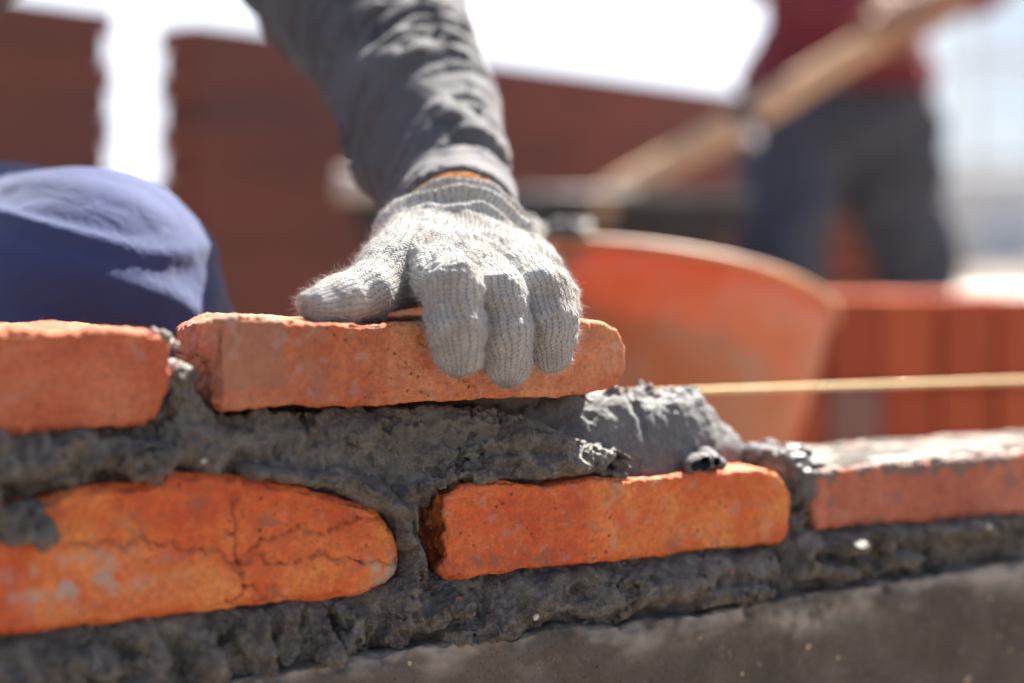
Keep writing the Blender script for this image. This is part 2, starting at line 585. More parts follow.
# ------------------------------------------------------------------ half-built walls behind
def back_wall(x0, x1, label, name='brick_wall', seed=1, tooth=(True, False), tone=1.0):
    """wall plane: starts at pixel column 160, 3.6 m away and runs back to the right"""
    A, B = at(160, 30, 3.6), at(735, 100, 5.2)
    d = (B - A)[:2]; L = np.linalg.norm(d); d /= L
    ang = math.atan2(d[1], d[0])
    top = A[2] + 0.03
    # x positions are metres along the wall from A
    ch, bl, th, jt = 0.056, 0.215, 0.14, 0.005
    rg = np.random.default_rng(seed)
    parts, tint = [], []
    n = int(top / ch)
    def addb(lo, hi, t):
        V, F = box(lo, hi)
        V = V + rg.normal(0, 0.0002, V.shape)
        parts.append((V, F)); tint.extend([t] * 8)
    for r in range(n):
        z1 = top - r * ch; z0 = z1 - (ch - jt)
        rt_ = rg.random()
        off = 0 if r % 2 == 0 else 0.5
        a = x0 + (0 if r % 2 else (-0.016 if tooth[0] else 0)) + rg.uniform(-0.006, 0.006)
        e = x1 + (0 if r % 2 else (0.016 if tooth[1] else 0)) + rg.uniform(-0.006, 0.006)
        x = a; first = True
        while x < e - 0.03:
            ln = bl * (0.5 if (first and off) else 1)
            xe = min(x + ln, e)
            t = 0.8 * rt_ + 0.2 * rg.random()
            addb((x, 0.0, z0), (xe, th, z1), t)
            x = xe + jt; first = False
    V, F = join(parts)
    m = NB('red_brickwork_' + str(seed))
    t = m.attr('tint')
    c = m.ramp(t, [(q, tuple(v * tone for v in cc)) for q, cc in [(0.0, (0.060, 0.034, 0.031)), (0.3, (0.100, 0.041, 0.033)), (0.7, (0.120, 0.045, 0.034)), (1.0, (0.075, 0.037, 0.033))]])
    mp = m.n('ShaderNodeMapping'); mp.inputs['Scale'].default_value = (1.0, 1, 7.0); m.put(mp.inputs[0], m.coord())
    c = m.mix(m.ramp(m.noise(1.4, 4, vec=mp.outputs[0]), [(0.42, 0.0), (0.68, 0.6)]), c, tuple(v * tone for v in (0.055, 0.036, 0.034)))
    bm_ = m.done(c, 1.0, None, 0.05)
    o = root(name, (A[0], A[1], 0), label, 'wall', 'half-built brick walls behind')
    o.rotation_euler = (0, 0, ang)
    o['_o'] = [0, 0, 0]
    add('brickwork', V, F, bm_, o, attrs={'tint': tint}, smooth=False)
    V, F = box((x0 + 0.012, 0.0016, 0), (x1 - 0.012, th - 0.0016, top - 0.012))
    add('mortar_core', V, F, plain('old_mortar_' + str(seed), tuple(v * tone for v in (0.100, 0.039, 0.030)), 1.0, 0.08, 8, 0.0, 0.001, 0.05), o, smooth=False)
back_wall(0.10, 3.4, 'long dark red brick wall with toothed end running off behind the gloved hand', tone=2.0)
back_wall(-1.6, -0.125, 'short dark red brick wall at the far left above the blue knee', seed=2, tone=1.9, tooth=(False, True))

# ------------------------------------------------------------------ concrete footing under the bricks
FOOT_PX = [(-300, 790), (100, 712), (247, 681), (341, 661), (382, 655), (417, 649), (481, 641), (520, 639), (567, 625), (590, 629), (620, 628), (660, 618), (699, 617), (766, 603), (809, 595), (870, 587), (947, 575), (1024, 561), (1100, 552), (1500, 506)]
_f = np.array([uz(x, y, -0.008) for x, y in FOOT_PX])
def foot_z(u): return np.interp(u, _f[:, 0], _f[:, 1])
def footing():
    us = np.concatenate([np.linspace(-1.2, -0.24, 60), np.arange(-0.24, 0.42, 0.0011), np.linspace(0.42, 2.2, 120)])
    prof = []      # (w, z offset from top / absolute)
    zt = 0.075
    for t in np.linspace(0, 1, 12)[:-1]: prof.append((0, ('abs', t)))
    for t in np.linspace(zt, 0.0, 70): prof.append((0, ('top', -t)))
    for w in np.linspace(0.0011, 0.03, 26): prof.append((w, ('top', 0)))
    for w in np.linspace(0.035, 0.15, 8): prof.append((w, ('top', 0)))
    prof.append((0.15, ('abs', 0)))
    V = np.zeros((len(us), len(prof), 3))
    ft = foot_z(us)
    for j, (w, (k, t)) in enumerate(prof):
        V[:, j, 0] = us
        V[:, j, 1] = w - 0.008
        V[:, j, 2] = ft + t if k == 'top' else (ft - zt) * t - 0.04 * (1 - t)
    P = V.reshape(-1, 3)
    # rounded, crumbling arris
    edge = np.exp(-((P[:, 2] - np.repeat(ft, len(prof))) / 0.004) ** 2) * np.exp(-((P[:, 1] + 0.008) / 0.004) ** 2)
    chip = np.clip(fbm(P * [1, 0.3, 0.3], 0.012, 3), 0, 1)
    P[:, 1] += edge * (0.0012 + 0.0045 * chip)
    P[:, 2] -= edge * (0.0004 + 0.003 * chip - 0.0008 * fbm(P, 0.004, 3, off=21))
    fr = (P[:, 1] < 0.12)
    P[:, 1] += np.where(fr, fbm(P, 0.03, 5) * 0.0012, 0)
    P[:, 2] += np.where(P[:, 2] > np.repeat(ft, len(prof)) - 0.002, fbm(P, 0.012, 4, off=9) * 0.0011, 0)
    drip = np.exp(-((np.repeat(ft, len(prof)) - P[:, 2]) / 0.012) ** 2)
    dust = np.clip(drip * (0.2 + 1.6 * fbm(P * [0.5, 1, 1], 0.02, 4, off=4)), 0, 0.85)
    dust = np.maximum(dust, edge * np.clip(0.45 + 0.8 * fbm(P, 0.02, 3, off=14), 0, 0.8))
    blotch = np.exp(-(((P[:, 0] - uz(800, 612)[0]) / 0.03) ** 2 + ((P[:, 2] - uz(800, 612)[1]) / 0.008) ** 2))
    dust = np.maximum(dust, np.clip(blotch * (0.5 + fbm(P, 0.01, 4, off=3)), 0, 0.7))
    np_ = len(prof)
    i, j = np.meshgrid(np.arange(len(us) - 1), np.arange(np_ - 1), indexing='ij')
    a = (i * np_ + j).ravel()
    F = np.stack([a, a + np_, a + np_ + 1, a + 1], 1)
    m = NB('old_concrete')
    c = m.ramp(m.noise(30, 6, 0.7), [(0.3, (0.066, 0.054, 0.044)), (0.5, (0.098, 0.081, 0.067)), (0.7, (0.135, 0.113, 0.095))])
    c = m.mix(m.ramp(m.noise(700, 3, 0.6), [(0.3, 0.6), (0.45, 0.0)]), c, (0.04, 0.034, 0.028))
    c = m.mix(m.math('MULTIPLY', m.ramp(m.vor(240), [(0.10, 0.9), (0.2, 0.0)]), m.ramp(m.noise(55, 3), [(0.5, 0.0), (0.58, 1.0)])), c, (0.02, 0.017, 0.014))
    c = m.mix(m.ramp(m.noise(190, 5, 0.75), [(0.56, 0.0), (0.68, 0.5)]), c, (0.24, 0.20, 0.165))
    sp = m.math('MULTIPLY', m.ramp(m.vor(110), [(0.10, 1.0), (0.13, 0.0)]), m.ramp(m.noise(40, 2), [(0.54, 0.0), (0.58, 1.0)]))
    c = m.mix(sp, c, (0.45, 0.33, 0.2))
    c = m.mix(m.attr('dust'), c, (0.38, 0.33, 0.28))
    nb = m.bump(m.noise(900, 4, 0.7), 0.45, 0.0006)
    nb = m.bump(m.noise(160, 5, 0.7), 0.5, 0.0016, nb)
    mat = m.done(c, 0.85, nb, 0.35)
    tag(add('concrete_footing', to_world(P), F[:, ::-1], mat, attrs={'dust': dust}), 'dark brown concrete footing under the mortar along the bottom of the photo', 'footing')
footing()

# ------------------------------------------------------------------ the bricks being laid
def px_poly(pts, w=0.0): return np.array([uz(x, y, w) for x, y in pts])
def brick(name, pts, depth, mat, label, h=0.0009, r=0.004, cracks=(), stain_tone=None, dust=None, rough=1.0, w0=0.0, group='bricks laid in the new wall', off=0.0, skew=0.0):
    r = r * 0.7
    poly = px_poly(pts, w0)
    lo = [poly[:, 0].min() - 0.006, w0 - 0.006, poly[:, 1].min() - 0.006]
    hi = [poly[:, 0].max() + 0.006, w0 + depth + 0.006, poly[:, 1].max() + 0.006]
    g = Field(lo, hi, h)
    U, Z = np.meshgrid(g.ax[0], g.ax[2], indexing='ij')
    d2 = sd_poly(np.stack([U, Z], -1), poly).astype(np.float32)[:, None, :]
    W = g.ax[1][None, :, None]
    dw = np.abs(W - (w0 + depth / 2)) - depth / 2
    a, b = d2 + r, dw + r
    g.f = (np.minimum(np.maximum(a, b), 0) + np.sqrt(np.maximum(a, 0) ** 2 + np.maximum(b, 0) ** 2) - r).astype(np.float32)
    V, F = surface_nets(g.f, g.lo, h)
    N = normals(V, F)
    P = V + off
    e = np.exp(-(np.abs(V[:, 1] - w0) / 0.005) ** 2)      # towards the front arrises
    dd = fbm(P, 0.04, 3) * 0.0016 + fbm(P, 0.009, 4, 0.6) * 0.0008 * rough
    chips = np.clip(fbm(P, 0.012, 3, off=3.3) - 0.12, 0, 1)
    arris = np.clip((np.abs(N).max(1) < 0.93).astype(float), 0, 1)
    dd -= arris * (chips * 0.004 + np.clip(0.42 - worley(P, 0.009, 7.7), 0, 1) * 0.004)
    dd -= np.clip(0.28 - worley(P, 0.006, 5.1), 0, 1) * 0.004 * (fbm(P, 0.03, 2, off=8) > 0.12)
    V = V + N * dd[:, None]
    if skew:
        u0 = poly[:, 0].min()
        k = np.clip(1 - (V[:, 0] - u0) / 0.03, 0, 1)
        dep = np.clip(V[:, 1] - w0, 0, 1)
        V[:, 0] += k * dep * skew + k * (N[:, 0] < -0.5) * fbm(P, 0.012, 4, off=15) * 0.004
        V[:, 2] -= k * dep * 0.09 * (V[:, 2] > poly[:, 1].mean())
    if cracks:
        P2 = np.stack([V[:, 0] + fbm(P, 0.010, 4, off=1) * 0.0045, V[:, 2] + fbm(P, 0.010, 4, off=2) * 0.0045], -1)
        front = V[:, 1] < w0 + 0.012
        ckd = np.zeros(len(V))
        for ck in cracks:
            q = px_poly(ck, w0)
            for i in range(len(q) - 1):
                ds, t = seg_dist(P2, q[i], q[i + 1])
                V[:, 1] += np.where(front, np.exp(-(ds / 0.0008) ** 2) * 0.0018, 0)
                ckd = np.maximum(ckd, np.where(front, np.exp(-(ds / 0.0007) ** 2), 0))
    st = np.zeros(len(V)) if stain_tone is None else stain_tone(V)
    if cracks: st = np.maximum(st, ckd * 0.4)  # cracks also darkened in the colour
    du = np.zeros(len(V)) if dust is None else dust(V)
    o = add(name, to_world(V), F, mat, attrs={'stain_tone': st, 'dust': du})
    return tag(o, label, 'brick', group)
def colu(x, y=450): return uz(x, y)[0]
def nz(V, s, o=0, n=4): return fbm(V, s, n, off=o)

uL = colu(286)
def tone_top(V):  # browner left of a wavy line, plus random blotches
    edge = uL + nz(V, 0.03, 2) * 0.003 + np.where(V[:, 2] < uz(286, 385)[1], 0.006, 0)
    a = 1 / (1 + np.exp((V[:, 0] - edge) / 0.0008))
    lowr = np.clip((uz(286, 388)[1] + nz(V, 0.02, 5) * 0.006 - V[:, 2]) / 0.002, 0, 1)
    return np.clip(a * 0.62 * (1 - 0.75 * lowr) + np.clip(nz(V, 0.02, 7) * 0.9 - 0.25, 0, 0.5), 0, 1)
def dust_some(V): return np.clip(nz(V, 0.018, 12) * 1.2 - 0.42, 0, 0.5)
brick('brick', [(-190, 338), (-60, 335), (0, 331), (60, 331), (100, 328), (150, 331), (165, 337), (173, 352), (175, 374), (169, 398), (158, 421), (148, 426), (0, 433), (-190, 440)],
      0.1, MB_LEFT, 'red brick at the left edge of the photo, level with the held brick', dust=dust_some, off=3.0)
brick('brick', [(221, 318), (237, 316), (270, 319), (297, 322), (345, 324), (400, 322), (470, 322), (560, 322), (600, 322), (619, 329), (628, 346), (628, 370), (620, 386), (604, 393), (560, 396), (400, 404), (292, 406), (224, 413), (219, 405), (218, 340)],
      0.095, MB_TOP, 'pale orange brick held under the gloved fingers, two-toned at its left end', h=0.0008, r=0.003, stain_tone=tone_top, skew=0.17, dust=lambda V: np.clip(nz(V, 0.009, 25, 6) * 1.3 - 0.5, 0, 0.25), group='bricks laid in the new wall', off=1.0)
CR = [[(235, 500), (228, 535), (238, 560), (243, 590), (226, 605)], [(238, 560), (262, 545), (300, 530), (322, 532)], [(238, 560), (285, 556), (330, 558), (362, 562), (398, 560)], [(60, 545), (130, 541), (200, 548), (238, 560)], [(322, 532), (360, 520), (378, 515)], [(243, 590), (290, 598)]]
def dust_low(V):
    q = uz(398, 575); c = np.exp(-(((V[:, 0] - q[0]) / 0.014) ** 2 + ((V[:, 2] - q[1]) / 0.008) ** 2))
    q2 = uz(75, 580); c2 = np.exp(-(((V[:, 0] - q2[0]) / 0.03) ** 2 + ((V[:, 2] - q2[1]) / 0.009) ** 2))
    return np.clip((c * 1.3 + c2 * 0.9) * (0.3 + 1.7 * nz(V, 0.008, 31)), 0, 0.8)
brick('brick', [(-240, 555), (-100, 520), (0, 505), (42, 500), (84, 487), (146, 484), (174, 473), (220, 475), (269, 482), (300, 486), (336, 496), (364, 502), (381, 511), (395, 533), (401, 561), (393, 581), (365, 595), (314, 601), (224, 608), (112, 624), (0, 637), (-120, 655), (-240, 680)],
      0.1, MB_LOW, 'large cracked bright orange brick with rounded end, lower left', r=0.006, cracks=CR, dust=dust_low, off=7.0,
      stain_tone=lambda V: np.clip(nz(V, 0.02, 3) * 1.3 - 0.25, 0, 0.55) * (V[:, 2] > uz(330, 520)[1]))
def stain_mid(V):
    q = uz(500, 560); c = np.exp(-(((V[:, 0] - q[0]) / 0.03) ** 2 + ((V[:, 2] - q[1]) / 0.004) ** 2))
    return np.clip(c * (0.2 + 2.0 * nz(V, 0.007, 3)) + np.clip(nz(V, 0.012, 9) - 0.38, 0, 0.4), 0, 0.7)
brick('brick', [(447, 494), (460, 486), (497, 481), (546, 485), (582, 479), (633, 479), (700, 473), (762, 469), (781, 474), (789, 488), (791, 513), (788, 537), (780, 544), (680, 554), (600, 563), (530, 571), (446, 580), (443, 572), (446, 530)],
      0.098, MB_LOW, 'sharp-edged bright orange brick in the middle of the lower course', h=0.0008, r=0.0028, stain_tone=stain_mid, skew=0.22, dust=lambda V: np.clip(nz(V, 0.009, 22, 6) * 1.3 - 0.5, 0, 0.22), off=5.0)
def crust(V):
    line = uz(900, 472)[1] + nz(V, 0.012, 3) * 0.010 + (V[:, 0] - colu(900)) * 0.0
    return np.clip((V[:, 2] - line) / 0.0015, 0, 1) * 0.85 + np.clip(nz(V, 0.015, 6) * 1.2 - 0.35, 0, 0.5)
brick('brick', [(815, 482), (822, 470), (840, 466), (1024, 451), (1180, 441), (1195, 470), (1190, 500), (1024, 514), (900, 524), (819, 530), (815, 520)],
      0.085, MB_DULL, 'mortar-smeared dull orange brick at the right edge of the lower course', r=0.005, stain_tone=crust, off=9.0,
      dust=lambda V: np.clip((V[:, 2] - uz(1024, 453)[1] + 0.001) / 0.002, 0, 1) * np.clip(0.45 + nz(V, 0.01, 3), 0, 0.8))

# ------------------------------------------------------------------ mortar
def mortar(name, polys, strokes, label, mat, wback=0.05, base=0.002, h=0.0009, floor=None, noise=1.0, jag=1.0, off=0.0, extra=None, dryf=None, lump=1.0, over_all=True):
    """polys: outlines in picture points on the wall face; strokes: (x0,y0,x1,y1,radius px, height mm) rolls and lumps"""
    PP = [px_poly(p) for p in polys]
    ST = []
    sc = 2250.0
    OV = [len(t) < 7 for t in strokes] if over_all else [len(t) == 7 for t in strokes]
    for (x0, y0, x1, y1, r, hh) in [t[:6] for t in strokes]:
        ST.append((uz(x0, y0), uz(x1, y1), r / sc, hh / 1000))
    allp = np.concatenate(PP + [np.array([a, b]) for a, b, r, hh in ST])
    m = max([s[2] for s in ST] + [0.003]) + 0.006
    top_h = max([s[3] for s in ST] + [0.004])
    g = Field([allp[:, 0].min() - 0.004, -top_h - 0.012, allp[:, 1].min() - m], [allp[:, 0].max() + 0.004, wback, allp[:, 1].max() + m], h)
    U, Z = np.meshgrid(g.ax[0], g.ax[2], indexing='ij')
    P2 = np.stack([U, Z], -1)
    P3 = np.stack([U, U * 0 + off, Z], -1)
    wob = np.stack([fbm(P3, 0.014, 3, off=1.5), fbm(P3, 0.014, 3, off=7.5)], -1) * 0.0016 * jag
    P2w = P2 + wob
    sd = np.full(U.shape, 1.0)
    for p in PP: sd = np.minimum(sd, sd_poly(P2w, p))
    sd = sd + (fbm(P3, 0.005, 3, off=3.1)) * 0.0012 * jag
    deep = -sd
    inn = np.clip((deep - 0.0025) / 0.005, 0, 1)
    lumps = fbm(P3, 0.020, 4, 0.55, off=5.7)
    wf = base + 0.0035 * (1 - inn) - inn * (lumps * 0.0065 * lump + 0.001)
    for st_, over in zip(ST, OV):
        a, b, r, hh = st_
        d, t = seg_dist(P2w, a, b)
        rr = r * (1 + 0.45 * fbm(P3, 0.016, 3, off=4))
        q = np.clip(1 - (d / rr) ** 2, 0, 1)
        bumpw = base + 0.001 - (hh * 1.5 * (1 + 1.0 * lumps)) * np.sqrt(q) + (q <= 0) * 1.0
        if over:
            sd = smin(sd, d - rr, 0.002)
            wf = smin(wf, bumpw, 0.0012)
        else:
            wf = smin(wf, np.where(q > 0, bumpw * inn + wf * (1 - inn), 1.0), 0.0012)
    W = g.ax[1][None, :, None]
    f = smax(sd[:, None, :].astype(np.float32), (wf[:, None, :] - W).astype(np.float32), 0.0035)
    f = np.maximum(f, W - wback + 2 * h)
    # crumbly volume noise, on the thin shell only
    sel = np.abs(f) < 0.006
    idx = np.argwhere(sel)
    Pn = idx * h + g.lo + off
    rough = np.clip(0.5 + 1.6 * fbm(Pn, 0.028, 2, off=31), 0.12, 1.25)
    n1 = fbm(Pn, 0.0075, 3, 0.6)
    f[sel] += ((np.clip(worley(Pn, 0.0075, 6.1) - 0.42, -0.2, 0.6) * 0.0036) * noise * np.clip(rough, 0.3, 1)).astype(np.float32)
    f[sel] += ((n1 * 0.0020 + np.clip(n1, 0.10, 1) * 0.0062 - 0.0005) * noise * rough).astype(np.float32)
    if floor is not None:
        f = np.maximum(f, (floor(g.ax[0])[:, None, None] - g.ax[2][None, None, :]).astype(np.float32))
    if extra is not None: f = extra(g, f)
    g.f = f.astype(np.float32)
    V, F = surface_nets(g.f, g.lo, h)
    V, F = keep_biggest(V, F)
    N = normals(V, F)
    Pn = V + off
    gr = 0.5 - worley(Pn, 0.0034, 2.2)
    rough = np.clip(0.5 + 1.6 * fbm(Pn, 0.028, 2, off=31), 0.15, 1.25)
    V = V + N * ((gr * 0.0017 + fbm(Pn, 0.0024, 2) * 0.0011) * noise * np.maximum(rough, 0.4))[:, None]
    dry = np.zeros(len(V)) if dryf is None else dryf(V)
    return add(name, to_world(V), F, mat, attrs={'dry': dry})

# lower bed with its two upright joints
b1 = mortar('mortar_bed',
    [[(-220, 640), (0, 625), (112, 612), (224, 598), (314, 592), (372, 590), (396, 572), (404, 552), (398, 525), (384, 505), (384, 478), (417, 478), (426, 500), (434, 560), (442, 572), (530, 564), (600, 556), (680, 547), (778, 538), (786, 505), (788, 468), (796, 452), (812, 452), (820, 478), (820, 524), (900, 517), (1024, 506), (1140, 498),
      (1140, 560), (1024, 575), (947, 590), (870, 602), (809, 610), (700, 632), (567, 650), (417, 665), (247, 700), (100, 735), (-220, 790)]],
    [(406, 490, 410, 560, 15, 7), (410, 560, 408, 620, 22, 8), (398, 640, 416, 610, 26, 6), (430, 625, 452, 600, 14, 9), (452, 640, 500, 625, 18, 9),
     (505, 610, 560, 598, 24, 8), (560, 598, 640, 590, 24, 8), (640, 590, 720, 575, 24, 7), (720, 575, 770, 565, 20, 7), (700, 595, 745, 588, 14, 10),
     (350, 610, 352, 640, 16, 8), (320, 615, 322, 650, 14, 9), (290, 612, 290, 655, 14, 7), (255, 625, 262, 668, 18, 8), (200, 640, 215, 680, 20, 9), (140, 650, 160, 690, 22, 8),
     (60, 670, 120, 660, 24, 9), (-20, 670, 40, 665, 26, 8), (-150, 700, -30, 680, 28, 8), (90, 700, 160, 700, 26, 11),
     (800, 480, 802, 520, 10, 3), (805, 545, 830, 540, 20, 8), (840, 545, 880, 538, 18, 9), (900, 535, 960, 528, 16, 8), (960, 530, 1024, 522, 18, 8), (860, 565, 900, 558, 14, 9), (800, 570, 850, 570, 14, 7),
     (1030, 525, 1140, 512, 18, 8)],
    None, M_MORTAR, base=0.004, over_all=False, floor=lambda u: foot_z(u) - 0.0005, off=1.0, wback=0.045)
tag(b1, 'rough dark mortar bed on the concrete footing with upright joints', 'mortar')

# bed between the courses
_ub = np.array([uz(x, y) for x, y in [(226, 413), (292, 406), (400, 404), (560, 396), (604, 393)]])
def under_brick(g, f):             # the mortar the held brick is really lying on, well back from the face
    u, w, z = g.ax
    zt = np.interp(u, _ub[:, 0], _ub[:, 1]) + 0.0012
    m = np.maximum(np.maximum((0.030 - w)[None, :], (w - 0.080)[None, :]), np.maximum(_ub[0, 0] + 0.006 - u, u - _ub[-1, 0] + 0.004)[:, None])
    q = np.maximum(m[:, :, None], np.maximum(z[None, None, :] - zt[:, None, None], (zt - 0.016)[:, None, None] - z[None, None, :]))
    return np.minimum(f, q)
b2 = mortar('mortar_bed',
    [[(-220, 445), (0, 436), (150, 430), (162, 400), (170, 375), (176, 362), (190, 362), (205, 380), (213, 400), (222, 417), (250, 415), (258, 420), (268, 409), (300, 416), (330, 412), (360, 407), (400, 410), (430, 408), (470, 408), (515, 410), (545, 420),
      (575, 434), (600, 446), (624, 452), (630, 478), (582, 487), (546, 492), (497, 490), (455, 497), (430, 510), (400, 530), (381, 518), (336, 504), (269, 490), (174, 482), (146, 492), (84, 494), (-220, 520)]],
    [(-200, 470, -60, 462, 22, 9), (-60, 462, 0, 458, 22, 9), (0, 460, 90, 458, 21, 9), (90, 460, 160, 460, 20, 8), (165, 462, 178, 452, 12, 8),
     (-30, 516, 14, 522, 25, 10), (14, 524, 40, 530, 15, 8), (20, 510, 34, 512, 12, 6), (-150, 520, -20, 515, 28, 9),
     (186, 385, 196, 430, 17, 5), (205, 425, 212, 450, 14, 5), (190, 450, 215, 470, 14, 3),
     
     (250, 470, 300, 478, 9, 6), (300, 476, 350, 486, 10, 6), (340, 478, 390, 500, 12, 7), (385, 495, 404, 515, 13, 8), (402, 505, 408, 540, 12, 7),
     (425, 488, 450, 480, 9, 6), (450, 480, 500, 468, 13, 6), (500, 468, 560, 464, 13, 7), (560, 464, 596, 462, 15, 7), (588, 454, 604, 464, 11, 7), (604, 452, 614, 462, 8, 6), (614, 458, 624, 466, 6, 6), (622, 454, 628, 460, 4, 5), (606, 470, 622, 474, 6, 8), (520, 440, 575, 450, 12, 5)],
    None, M_MORTAR, base=0.0055, off=4.0, wback=0.085, lump=0.8, extra=under_brick,
    dryf=lambda V: np.clip(0.55 + nz(V, 0.02, 2), 0, 0.9) * np.exp(-(((V[:, 0] - colu(400)) / 0.09) ** 2 + ((V[:, 2] - uz(400, 432)[1]) / 0.010) ** 2)))
tag(b2, 'crumbly dark mortar squeezed out under the held brick between the two courses', 'mortar')

# wet trowelled heap on top of the middle brick
M_HEAP = mortar_mat('mortar_slump', (0.085, 0.086, 0.090), (0.115, 0.116, 0.120), (0.150, 0.149, 0.150), 0.38, 0.66, 0.65, 0.3)
def heap():
    h = 0.0009
    pts = [(535, 402, 0.030), (570, 402, 0.040), (610, 400, 0.045), (645, 400, 0.048), (678, 404, 0.050), (700, 424, 0.046), (722, 440, 0.040), (738, 452, 0.034)]
    top = np.array([uwz(x, y, w) for x, y, w in pts])
    lo = [colu(500), 0.0, uz(640, 480)[1] - 0.004]
    hi = [uwz(800, 470, 0.05)[0], 0.1, uz(640, 380, 0.04)[1] + 0.012]
    g = Field(lo, hi, h)
    U, W = np.meshgrid(g.ax[0], g.ax[1], indexing='ij')
    crest = np.array([[uwz(x, y, w)[0], uwz(x, y, w)[2]] for x, y, w in [(480, 398, .045), (535, 397, .045), (575, 394, .045), (600, 394, .045), (630, 391, .048), (668, 390, .050), (688, 398, .050), (702, 409, .050), (716, 421, .050), (730, 436, .050), (742, 450, .050), (752, 461, .050), (764, 474, .050)]])
    H = np.interp(U, crest[:, 0], crest[:, 1]) - 0.0015 - 0.003 * np.clip((U - uwz(670, 400, .05)[0]) / 0.01, 0, 1)
    base = np.interp(U, [colu(520), colu(640), colu(760)], [uz(520, 482)[1], uz(640, 480)[1], uz(755, 472)[1]])
    kw = [(500, .020), (560, .014), (600, .009), (640, .008), (690, .010), (716, .015), (736, .024), (752, .038), (764, .05)]
    wf = np.interp(U, [uwz(x, 470, w)[0] for x, w in kw], [w for x, w in kw])
    wb = 0.086
    P = np.stack([U, W, U * 0], -1)
    wfw = wf + fbm(P * [1, 0.2, 1], 0.03, 2) * 0.002 + fbm(np.stack([U, W * 0, W * 0], -1), 0.035, 3) * 0.0028
    t = np.clip((W - wfw) / (np.maximum(0.024, wfw + 0.013) - wfw), 0, 1)
    shape = np.sin(t * math.pi / 2) ** 0.5
    tb = np.clip((wb - W) / 0.035, 0, 1)
    shape = np.minimum(shape, np.sqrt(np.clip(tb, 0, 1)))
    tr = fbm(P, 0.05, 2) * 0.006 + fbm(P * [0.8, 1, 1], 0.022, 2) * 0.0012 + fbm(P * [0.35, 1.6, 1], 0.006, 2) * 0.00025
    # trowel cleft
    uc = colu(655)
    cl = np.exp(-((U - uc + (W - 0.02) * 0.25) / 0.003) ** 2) * np.exp(-((W - 0.014) / 0.014) ** 2)
    Z0 = base + (H - base) * shape + tr * shape - cl * 0.006
    edge = fbm(P, 0.007, 3) * 0.0045 * np.exp(-((t - 1) / 0.25) ** 2)
    Z0 = Z0 + edge
    d = (g.ax[2][None, None, :] - Z0[:, :, None]) * 0.75
    f = np.maximum(d, (base[:, :, None] - 0.003 - g.ax[2][None, None, :]))
    f = np.maximum(f, (wfw[:, :, None] - g.ax[1][None, :, None]) )
    f = np.maximum(f, g.ax[1][None, :, None] - wb)
    g.f = f.astype(np.float32)
    # crumbs at the far rim and the lump lying on the brick edge
    rg = np.random.default_rng(3)
    for k in range(9):
        x = rg.uniform(640, 748)
        i = np.interp(x, [535, 575, 600, 630, 672, 688, 702, 722, 738, 748, 760], [397, 394, 391, 387, 386, 396, 408, 424, 440, 455, 468])
        w = rg.uniform(0.035, 0.06)
        p = uwz(x, i + rg.uniform(-2, 3), w)
        r = rg.uniform(0.0010, 0.0024)
        g.cone(p, p + rg.normal(0, 0.0015, 3), r, r * 0.8, 0.0012)
    for x, y, w, r in [(700, 463, 0.004, .0052), (712, 461, 0.004, .0045), (692, 466, 0.003, .004), (720, 464, 0.006, .0035), (705, 456, 0.008, .0045)]:
        p = uwz(x, y, w); g.cone(p, p + [0.002, 0.002, 0], r, r * .8, 0.0015)
    for x, y, w, r in [(752, 455, 0.03, .007), (764, 458, 0.03, .007), (776, 462, 0.03, .006), (768, 452, 0.045, .007)]:
        p = uwz(x, y, w); g.cone(p, p + [0.003, 0.002, 0], r, r * .8, 0.002)
    V, F = keep_biggest(*surface_nets(g.f, g.lo, h))
    N = normals(V, F)
    rim = np.clip((V[:, 1] - 0.028) / 0.012, 0, 1) + np.clip((uz(640, 470)[1] - V[:, 2]) / 0.004, 0, 1) * 0.8
    V = V + N * (((0.5 - worley(V, 0.0038)) * 0.0016 + fbm(V, 0.004, 3) * 0.001) * np.clip(rim, 0.22, 1) + fbm(V, 0.014, 3, off=12) * 0.0014)[:, None]
    o = add('mortar_heap', to_world(V), F, M_HEAP, attrs={'dry': np.zeros(len(V))})
    tag(o, 'glossy wet grey mortar heap trowelled on top of the middle brick', 'mortar')
heap()

